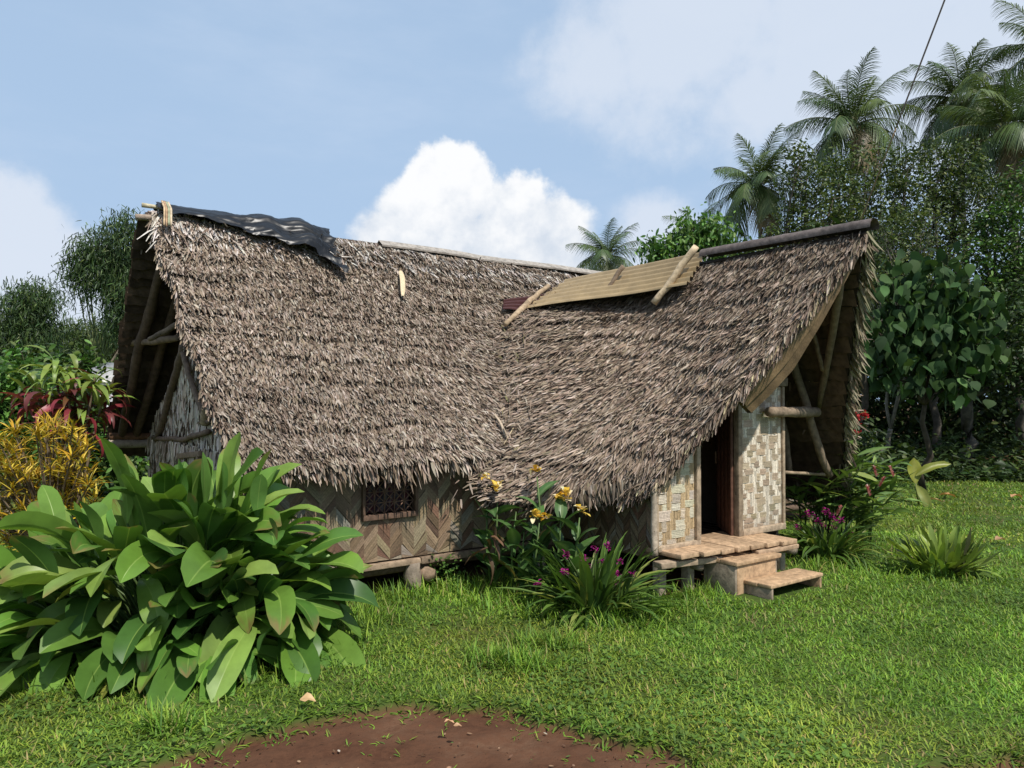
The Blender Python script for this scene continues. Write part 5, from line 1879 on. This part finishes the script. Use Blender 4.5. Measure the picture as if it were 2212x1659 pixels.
def build_right_plants():
    STRAP = [(0.08, 0.145, 0.028), (0.12, 0.195, 0.036), (0.05, 0.095, 0.022), (0.22, 0.25, 0.06)]
    strap_clump('ground_orchid', 'strap-leaved clump with purple flowers on the lawn in front of the house', 1285, 1318, 210, (0.34, 0.68), (0.028, 0.050), STRAP, [4, 3, 3, 1], 821,
                flowers=[(1225, 1200, 0.035), (1262, 1208, 0.035), (1285, 1185, 0.03), (1312, 1182, 0.035), (1300, 1212, 0.032), (1218, 1237, 0.035), (1340, 1212, 0.028), (1332, 1240, 0.03), (1338, 1262, 0.035), (1365, 1240, 0.03), (1270, 1222, 0.028), (1160, 1262, 0.035), (1170, 1170, 0.0001)][:12],
                rad=0.24, group='purple-flowered ground orchids', e_rng=(0.35, 1.5), bend=(0.3, 1.4))
    strap_clump('ground_orchid', 'strap-leaved clump with purple flowers right of the porch', 1790, 1205, 190, (0.34, 0.64), (0.025, 0.045), STRAP, [4, 3, 3, 1.3], 822,
                flowers=[(1745, 1112, 0.045), (1765, 1125, 0.04), (1782, 1105, 0.045), (1798, 1118, 0.05), (1815, 1125, 0.045), (1775, 1135, 0.04), (1722, 1140, 0.04), (1835, 1150, 0.03), (1800, 1140, 0.04)],
                rad=0.22, group='purple-flowered ground orchids', e_rng=(0.35, 1.5), bend=(0.5, 1.9))
    strap_clump('fern_clump', 'small isolated clump of wavy upright leaves on the right lawn', 2035, 1238, 130, (0.24, 0.48), (0.035, 0.06), [(0.24, 0.32, 0.05), (0.10, 0.15, 0.035), (0.17, 0.25, 0.045), (0.06, 0.07, 0.03)], [3, 2, 3, 1], 823, e_rng=(0.35, 1.45), bend=(-0.3, 0.8), rad=0.2, wave=0.45, prof=[0.3, 0.6, 0.9, 1.0, 0.95, 0.8, 0.35])
    # pink ginger beside the wing: leafy canes with pink cones
    rg = np.random.default_rng(824)
    base = ground_at(1870, 1180)
    base[2] = 0
    t = thing('pink_ginger', 'leafy ginger canes with pink flower cones right of the entrance wing', 'plant', base)
    stems, leaves = MB(), MB()
    tips = [(1715, 1065), (1745, 1050), (1775, 1065), (1800, 1045), (1830, 960), (1850, 985), (1870, 1000), (1890, 1015), (1905, 1040), (1925, 1010), (1860, 1060), (1880, 1080), (1910, 1090), (1935, 1060), (1840, 1030), (1845, 1085), (1925, 1110), (1895, 1130), (1870, 1120), (1950, 1080), (1820, 1070), (1790, 1085), (1915, 1060), (1850, 1010)]
    P, AZ, E, LL = [], [], [], []
    for (px, py) in tips:
        d = 7.75 + rg.uniform(-0.35, 0.5)
        tp = at(px, py, d)
        b = base + np.array([rg.uniform(-0.75, 0.3), rg.uniform(-0.1, 0.5), 0])
        b[0] = b[0] * 0.5 + tp[0] * 0.5
        q = np.linspace(0, 1, 9)[:, None]
        ctrl = np.array([b[0], b[1], tp[2] * 0.9])
        B = (1 - q) ** 2 * b + 2 * q * (1 - q) * ctrl + q ** 2 * tp
        stems.tube(B, np.linspace(0.013, 0.006, 9), np.array((0.10, 0.15, 0.04)), n=5, caps=False)
        a0 = math.atan2(tp[1] - b[1], tp[0] - b[0]) + rg.uniform(-0.6, 0.6)
        for i in range(14):
            s = 0.25 + 0.75 * i / 13
            k = s * 8
            j = min(int(k), 7)
            P.append(B[j] + (B[j + 1] - B[j]) * (k - j))
            AZ.append(a0 + (1.57 if i % 2 else -1.57) * (1.1 - 0.6 * s) + rg.normal(0, 0.3))
            E.append(R(35) + rg.normal(0, 0.25))
            LL.append(rg.uniform(0.24, 0.38))
    n = len(P)
    LL = np.array(LL)
    leaves.arcs(np.array(P), np.array(AZ), np.array(E), rg.uniform(0.3, 1.1, n), LL, LL * 0.20, [0.2, 0.8, 1, 0.95, 0.75, 0.4, 0.03], pick(rg, n, [(0.10, 0.185, 0.036), (0.16, 0.26, 0.05), (0.065, 0.125, 0.028), (0.26, 0.32, 0.08)], [3, 3, 3, 1.2], 0.15, 0.06), cols=(-1, 0, 1), fold=0.22, wave=0.08, roll=rg.normal(0, 0.3, n), seed=8, midtint=(0.2, 0.28, 0.08))
    stems.build('stems', M['leaf'], t)
    leaves.build('leaves', M['leaf'], t, smooth=True)
    for i, (px, py) in enumerate([(1876, 1062), (1890, 1020), (1926, 1020), (1905, 1043), (1812, 1106)]):
        c = at(px, py, 7.3)
        fl = MB()
        k = 26
        hgt = np.linspace(-0.045, 0.045, k)
        tl = rg.normal(0, 0.3, 2)
        a = np.arange(k) * 2.4
        fl.arcs(c + np.stack([hgt * tl[0], hgt * tl[1], hgt], -1), a, np.full(k, 1.0), np.full(k, 0.3), rg.uniform(0.025, 0.042, k), 0.018, [0.6, 1, 0.8, 0.1], pick(rg, k, [(0.58, 0.20, 0.20), (0.62, 0.36, 0.33), (0.46, 0.10, 0.12)], None), cols=(-1, 0, 1), fold=0.4, seed=i)
        fl.build('flower', M['petal'], t)
    # young yellow-green banana-like plant
    b = ground_at(1985, 1090)
    b[2] = 0
    t = thing('young_heliconia', 'single yellow-green plant with torn broad leaves on a thin stalk, right of the ginger', 'plant', b)
    d = b[1]
    sm, lv = MB(), MB()
    top = at(1978, 1045, d)
    sm.tube(np.stack([b, (b + top) / 2, top]), [0.016, 0.013, 0.01], np.array((0.16, 0.19, 0.05)), n=6)
    sm.build('stem', M['leaf'], t)
    prof = [0.1, 0.6, 0.95, 1.0, 0.95, 0.75, 0.05]
    lp = np.array([top, top + ZUP * 0.12, top - ZUP * 0.02])
    yl = np.array([(0.22, 0.23, 0.035), (0.20, 0.22, 0.035), (0.22, 0.25, 0.06)])
    lv.arcs(lp[:1], [1.57], [R(78)], [-0.2], [0.40], [0.24], prof, yl[:1], cols=(-1, -0.5, 0, 0.5, 1), fold=0.1, wave=0.15, roll=0.15, midtint=(0.3, 0.3, 0.08))
    lv.arcs(lp[1:2], [-0.05], [R(38)], [0.65], [0.58], [0.13], prof, yl[1:2], cols=(-1, -0.5, 0, 0.5, 1), fold=0.5, wave=0.3, roll=0.9, midtint=(0.3, 0.3, 0.08))
    lv.arcs(lp[2:], [-1.2], [R(-35)], [0.8], [0.44], [0.14], prof, yl[2:], cols=(-1, -0.5, 0, 0.5, 1), fold=0.2, wave=0.15, roll=0.8, midtint=(0.3, 0.3, 0.08))
    lv.build('leaves', M['leaf'], t, smooth=True)
    # red-flowered shrub behind the roof corner
    t = tree('red_flowered_shrub', 'shrub with clusters of small red flowers behind the right roof corner', 'shrub', at(1850, 1130, 11) * [1, 1, 0], lobes_px([(1850, 930, 35), (1870, 975, 40), (1840, 1000, 35)], 11), 900, 0.09, DEEP, None, 825, 0.03, (0.15, 0.12, 0.09), 4, fork=0.4)
    for i, (px, py, s) in enumerate([(1835, 905, 0.07), (1852, 902, 0.06), (1836, 940, 0.06), (1868, 898, 0.04), (1848, 938, 0.035)]):
        fl = MB()
        k = 40
        c = at(px, py, 10.7)
        fl.arcs(c + rg.normal(0, s * 0.55, (k, 3)), rg.uniform(0, 6.28, k), rg.uniform(-0.2, 1.3, k), np.full(k, 0.4), np.full(k, 0.05), 0.03, [0.4, 1, 0.8, 0.2], pick(rg, k, [(0.42, 0.02, 0.03), (0.5, 0.05, 0.05)], None), cols=(-1, 0, 1), fold=0.3, seed=i)
        fl.build('flower', M['petal'], t)
    # yellow canna by the wall
    base = ground_at(1120, 1268)
    base[2] = 0
    t = thing('canna_lily', 'tall yellow-flowered canna lilies growing against the house wall', 'plant', base)
    sm, lv, dl = MB(), MB(), MB()
    d0 = base[1] - 0.25
    st = [(1075, 1075, 1070, 1265), (1160, 1030, 1165, 1270), (1050, 1050, 1060, 1268), (1215, 1090, 1195, 1285), (1165, 1130, 1150, 1285), (1252, 1118, 1225, 1290), (1115, 1105, 1110, 1280), (1132, 1150, 1120, 1290)]
    P, AZ, E, LL, WW, BB = [], [], [], [], [], []
    for i, (tx, ty, bx, by) in enumerate(st):
        d = d0 + rg.uniform(-0.15, 0.15) - (0.25 if i in (3, 5) else 0)
        tp, bb = at(tx, ty, d), at(bx, by, d) * [1, 1, 0]
        sm.tube(np.stack([bb, bb * 0.5 + tp * 0.5 + np.append(rg.normal(0, 0.02, 2), 0), tp]), [0.012, 0.01, 0.006], np.array((0.10, 0.16, 0.045)), n=6)
        for j in range(9):
            s = 0.10 + 0.72 * j / 8
            P.append(bb + (tp - bb) * s)
            AZ.append(j * 2.2 + i + rg.normal(0, 0.4))
            E.append(R(rg.uniform(35, 75)))
            BB.append(R(rg.uniform(15, 75)))
            LL.append(rg.uniform(0.24, 0.40) * (1.1 - 0.35 * s))
    n = len(P)
    LL = np.array(LL)
    tint = pick(rg, n, [(0.055, 0.12, 0.032), (0.075, 0.155, 0.04), (0.042, 0.09, 0.028)], None, 0.15, 0.06)
    tint[rg.choice(n, 3, False)] = (0.26, 0.20, 0.07)
    lv.arcs(np.array(P), np.array(AZ), np.array(E), np.array(BB), LL, LL * 0.36, [0.08, 0.6, 0.92, 1.0, 0.9, 0.65, 0.3, 0.02], tint, cols=(-1, -0.5, 0, 0.5, 1), fold=0.25, wave=0.08, roll=rg.normal(0, 0.3, n), midtint=(0.14, 0.22, 0.08), seed=2)
    # withered leaves hanging at the left
    k = 8
    pp = np.array([at(rg.uniform(1045, 1085), rg.uniform(1130, 1200), d0 - 0.1) for _ in range(k)])
    dl.arcs(pp, rg.uniform(0, 6.28, k), rg.uniform(-0.9, 0.2, k), rg.uniform(0.4, 1.2, k), rg.uniform(0.12, 0.3, k), 0.035, P_STRAP, pick(rg, k, [(0.17, 0.10, 0.05), (0.11, 0.07, 0.04)], None), cols=(-1, 0, 1), fold=0.7, wave=0.4, seed=4)
    sm.build('stems', M['leaf'], t, smooth=True)
    lv.build('leaves', M['leaf'], t, smooth=True)
    dl.build('withered_leaves', M['tree_leaf'], t)
    for i, (px, py, s, dd) in enumerate([(1075, 1052, 0.055, 0), (1160, 1015, 0.05, 0), (1049, 1030, 0.035, 0), (1207, 1075, 0.05, -0.25), (1226, 1072, 0.062, -0.25), (1155, 1116, 0.055, -0.05), (1178, 1118, 0.05, -0.05), (1255, 1105, 0.06, -0.25)]):
        c = at(px, py, d0 + dd)
        fl = MB()
        k = 13
        fl.arcs(c + rg.normal(0, s * 0.25, (k, 3)), rg.uniform(0, 6.28, k), rg.uniform(0.0, 1.4, k), rg.uniform(0.3, 1.6, k), rg.uniform(0.9, 1.5, k) * s, s * 0.75, [0.3, 0.8, 1.0, 0.8, 0.2], pick(rg, k, [(0.66, 0.42, 0.04), (0.74, 0.54, 0.10), (0.78, 0.70, 0.42)], [4, 3, 1.8]), cols=(-1, 0, 1), fold=0.3, wave=0.2, seed=i)
        fl.build('flower', M['petal'], t, smooth=True)
    # vine climbing under the floor
    b = ground_at(950, 1255)
    b[2] = 0
    t = thing('creeping_weed', 'small leafy weed growing under the floor beside the front stilt', 'plant', b)
    mb = MB()
    n = 420
    px, py = rg.normal(955, 22, n), rg.uniform(1195, 1262, n)
    P = np.array([at(x, y, b[1] + rg.uniform(-0.25, 0.3)) for x, y in zip(px, py)])
    P[:, 2] = np.maximum(P[:, 2], 0.01)
    a = rg.uniform(0, 6.28, n)
    mb.ribbons(P, np.stack([np.cos(a), np.sin(a), rg.uniform(-0.5, 0.4, n)], -1), rg.normal(0, 0.5, (n, 3)) + ZUP, rg.uniform(0.02, 0.045, n), rg.uniform(0.015, 0.03, n), P_LEAF, pick(rg, n, FRESH, None), fold=0.1)
    mb.build('leaves', M['tree_leaf'], t)


build_right_plants()


# ---------------- grass: nobody could count it
def build_grass():
    rg = np.random.default_rng(900)

    def ok(x, y, m=0.0):
        sdv = np.where((np.abs(x) < 8) & (y < 6), dirt_sd(x, y), 1.0)
        u, v = x * U[0] + y * U[1], x * V[0] + y * V[1]
        hs = ((u > 1.75) & (u < 9.4) & (v > -9.5) & (v < -5.72)) | ((u > 4.7) & (u < 6.4) & (v > -6) & (v < -4.15)) | ((u > 5.05) & (u < 5.95) & (v > -4.2) & (v < -3.6))
        return (sdv > m) & ~hs & ~((x > 6.8) & (y > 14.6))

    mb = MB()
    COL = [(0.175, 0.300, 0.034), (0.130, 0.245, 0.030), (0.235, 0.345, 0.045), (0.088, 0.170, 0.028), (0.28, 0.27, 0.09)]
    CW = [4, 4, 2.5, 2.2, 0.8]
    for (y0, y1, dens, L, W, seg) in ((2.7, 3.9, 7600, (0.035, 0.085), (0.0045, 0.0085), 3), (3.9, 5.2, 5600, (0.04, 0.09), (0.005, 0.009), 3), (5.2, 7.5, 3300, (0.045, 0.10), (0.007, 0.011), 2),
                                      (7.5, 11, 1700, (0.05, 0.11), (0.010, 0.016), 2), (11, 16, 560, (0.06, 0.12), (0.015, 0.024), 2), (16, 40, 60, (0.08, 0.16), (0.03, 0.05), 2)):
        xr = 0.78 * y1 + 1.7
        n = int(dens * (y1 - y0) * 2 * xr)
        x, y = rg.uniform(-xr, xr, n), rg.uniform(y0, y1, n)
        k = (np.abs(x) < 0.78 * y + 1.6) & ok(x, y)
        # thinner, browner spots
        thin = fbm(x * 1.1, y * 1.1, 55, 3)
        k &= rg.uniform(0, 1, n) < np.clip(0.35 + (thin - 0.22) * 2.6, 0.25, 1)
        x, y, thin = x[k], y[k], thin[k]
        n = len(x)
        z = ground_z(x, y) - 0.004
        tone = (0.72 + 0.55 * fbm(x * 2.3, y * 2.3, 66, 3)) * (0.86 + 0.42 * fbm(x * 0.7, y * 0.7, 68, 3))
        tint = pick(rg, n, COL, CW, 0.18, 0.08) * tone[:, None]
        ylw = np.clip((fbm(x * 0.6, y * 0.6, 83, 3) - 0.52) * 4, 0, 1)[:, None]
        tint = tint * (1 + ylw * np.array([0.28, -0.02, 0.12]))
        dry = (rg.uniform(0, 1, n) < np.clip(0.36 - thin, 0, 0.3) * 1.6)
        tint[dry] = np.array((0.26, 0.20, 0.09)) * rg.uniform(0.7, 1.2, (dry.sum(), 1))
        far = np.clip((y - 7) / 5, 0, 1)[:, None]
        tint = tint * (1 - far * np.array([0.12, 0.2, 0.1]))
        wind = 0.6
        az = rg.uniform(0, 6.28, n)
        prof = [0.75, 1.0, 0.75, 0.06] if seg == 3 else [0.8, 0.95, 0.08]
        lenm = 0.75 + 0.6 * fbm(x * 3.1, y * 3.1, 71, 2)
        mb.arcs(np.stack([x, y, z], -1), az, rg.uniform(0.30, 1.35, n), rg.uniform(0.2, 1.6, n), rg.uniform(*L, n) * lenm * 0.66, rg.uniform(*W, n), prof, tint, side=rg.normal(0, 0.4, n))
    # creeping runners hanging over the soil edge
    n = 26000
    x, y = rg.uniform(-3.5, 4.2, n), rg.uniform(2.6, 4.4, n)
    s = dirt_sd(x, y)
    k = (s > -0.06) & (s < 0.05)
    x, y = x[k], y[k]
    n = len(x)
    mb.arcs(np.stack([x, y, ground_z(x, y) + 0.004], -1), rg.uniform(0, 6.28, n), rg.uniform(-0.1, 0.8, n), rg.uniform(0.1, 1.2, n), rg.uniform(0.03, 0.075, n), rg.uniform(0.007, 0.012, n), [0.6, 1.0, 0.75, 0.06], pick(rg, n, COL, CW, 0.2, 0.08))
    # broader-leaved lawn weeds in patches
    n = 60000
    x, y = rg.uniform(-4, 5, n), rg.uniform(2.8, 6.5, n)
    w = fbm(x * 1.7, y * 1.7, 91, 3)
    k = (w > 0.62) & ok(x, y) & (rg.uniform(0, 1, n) < 0.55)
    x, y = x[k], y[k]
    n = len(x)
    mb.arcs(np.stack([x, y, ground_z(x, y) + rg.uniform(0, 0.035, n)], -1), rg.uniform(0, 6.28, n), rg.uniform(-0.1, 0.7, n), rg.uniform(0, 0.9, n), rg.uniform(0.018, 0.045, n), rg.uniform(0.011, 0.022, n), [0.3, 1.0, 0.85, 0.08], pick(rg, n, [(0.085, 0.155, 0.032), (0.115, 0.20, 0.036), (0.145, 0.245, 0.04)], None, 0.2, 0.08))
    # taller tufts round the clumps and under the eaves
    spots = [(700, 1395, 40), (760, 1345, 60), (860, 1285, 60), (960, 1268, 50), (1040, 1280, 60), (1100, 1300, 60), (1180, 1330, 50), (1420, 1320, 50), (1330, 1345, 60), (1480, 1285, 40), (640, 1430, 60), (480, 1470, 70), (300, 1480, 80), (150, 1470, 80), (1780, 1225, 60), (1900, 1190, 60), (2035, 1245, 60), (1130, 1440, 40), (1080, 1430, 40), (370, 1580, 30), (1180, 1395, 40)]
    for (px, py, r) in spots:
        c = ground_at(px, py)
        n = 240
        rr = r / F_PX * c[1]
        x, y = c[0] + rg.normal(0, rr, n), c[1] + rg.normal(0, rr * 0.5, n)
        k = ok(x, y)
        x, y = x[k], y[k]
        n = len(x)
        mb.arcs(np.stack([x, y, ground_z(x, y)], -1), rg.uniform(0, 6.28, n), rg.uniform(0.8, 1.5, n), rg.uniform(0.2, 1.4, n), rg.uniform(0.08, 0.19, n), rg.uniform(0.005, 0.010, n), [0.8, 1.0, 0.7, 0.06], pick(rg, n, COL, CW, 0.18, 0.08))
    # single runners and seedlings straying onto the bare soil
    n = 5200
    x, y = rg.uniform(-2.4, 2.0, n), rg.uniform(2.7, 4.2, n)
    s = dirt_sd(x, y)
    k = (s < 0) & (rg.uniform(0, 1, n) < np.exp(s / 0.07) * 0.8 + 0.012)
    cx_, cy_ = x[k], y[k]
    m = len(cx_) * 4
    x, y = np.repeat(cx_, 4) + rg.normal(0, 0.008, m), np.repeat(cy_, 4) + rg.normal(0, 0.008, m)
    mb.arcs(np.stack([x, y, ground_z(x, y)], -1), rg.uniform(0, 6.28, m), rg.uniform(0.1, 1.1, m), rg.uniform(0.1, 1.2, m), rg.uniform(0.015, 0.05, m), rg.uniform(0.004, 0.008, m), [0.6, 1.0, 0.75, 0.06], pick(rg, m, COL, CW, 0.2, 0.08))
    o = mb.build('grass', M['grass'])
    tag(o, 'short bright green tropical lawn grass with weeds round the house', 'grass', kind='stuff')
    # bits of leaf, straw and stone on the bare soil
    lb = MB()
    n = 420
    x, y = rg.uniform(-2.2, 1.6, n), rg.uniform(2.75, 3.8, n)
    k = dirt_sd(x, y) < -0.02
    x, y = x[k], y[k]
    n = len(x)
    a = rg.uniform(0, 6.28, n)
    lb.ribbons(np.stack([x, y, ground_z(x, y) + 0.012], -1), np.stack([np.cos(a), np.sin(a), rg.uniform(-0.1, 0.3, n)], -1), rg.normal(0, 0.4, (n, 3)) + ZUP, rg.uniform(0.006, 0.03, n), rg.uniform(0.004, 0.013, n), P_LEAF, pick(rg, n, [(0.33, 0.2, 0.12), (0.16, 0.09, 0.05), (0.45, 0.38, 0.3), (0.1, 0.17, 0.04), (0.07, 0.035, 0.02)], [2, 4, 1, 2, 3]), fold=0.1)
    o = lb.build('soil_litter', M['tree_leaf'])
    tag(o, 'crumbs of dead leaf and straw scattered on the bare red-brown soil', 'litter', kind='stuff')


build_grass()

# ---------------- fallen leaves on the lawn


def fallen(px, py, size, tint, label, seed, wide=0.42):
    rg = np.random.default_rng(seed)
    c = ground_at(px, py, 0.06)
    mb = MB()
    mb.arcs(c[None], [rg.uniform(-0.5, 0.5)], [0.35], [0.9], [size], [size * wide], [0.2, 0.8, 1.0, 0.9, 0.6, 0.1], np.array(tint), cols=(-1, -0.5, 0, 0.5, 1), fold=0.5, wave=0.35, roll=rg.uniform(-0.4, 0.4), seed=seed, midtint=np.array(tint) * 0.6)
    o = mb.build('fallen_leaf', M['tree_leaf'], smooth=True)
    tag(o, label, 'fallen leaf', 'dry leaves fallen on the lawn')


fallen(648, 1512, 0.085, (0.62, 0.40, 0.20), 'crumpled pale dry leaf on the lawn in front of the broad-leaved clump', 1, 0.6)
fallen(2028, 1070, 0.26, (0.52, 0.26, 0.12), 'orange-brown dry leaf on the lawn near the wood, right of the yellow-green plant', 2)
fallen(2002, 1080, 0.22, (0.40, 0.26, 0.14), 'dull brown dry leaf lying closest to the yellow-green plant', 3)
fallen(2185, 1074, 0.28, (0.50, 0.27, 0.13), 'orange dry leaf near the right edge of the lawn by the wood', 4)
fallen(2150, 1166, 0.16, (0.40, 0.23, 0.12), 'brown dry leaf right of the small isolated fern clump', 5)
fallen(960, 1560, 0.05, (0.62, 0.36, 0.2), 'small pale orange leaf on the bare soil', 6, 0.6)
fallen(980, 1568, 0.04, (0.5, 0.3, 0.16), 'smallest tan leaf scrap beside the pale orange leaf on the soil', 7, 0.5)


def build_wire():
    a, b = at(2046, -14, 13.0), at(1936, 275, 14.2)
    d = b - a
    c = b + d * 0.16
    e = a - d * 0.5
    t = thing('guy_wire', 'rusty slanting stay wire crossing the sky in front of the palms', 'wire', c * [1, 1, 0])
    mb = MB()
    mb.tube(np.stack([e + (b - e) * q for q in np.linspace(0, 1, 12)]), 0.016, np.array((0.22, 0.16, 0.14)), n=6)
    mb.build('wire', M['wood'], t, smooth=True)
    mb = MB()
    g = b + d * 1.2
    mb.tube(np.stack([b + (g - b) * q for q in np.linspace(0, 1, 12)]), 0.013, np.array((0.24, 0.16, 0.09)), n=6)
    mb.build('stay_rod', M['wood'], t, smooth=True)


build_wire()
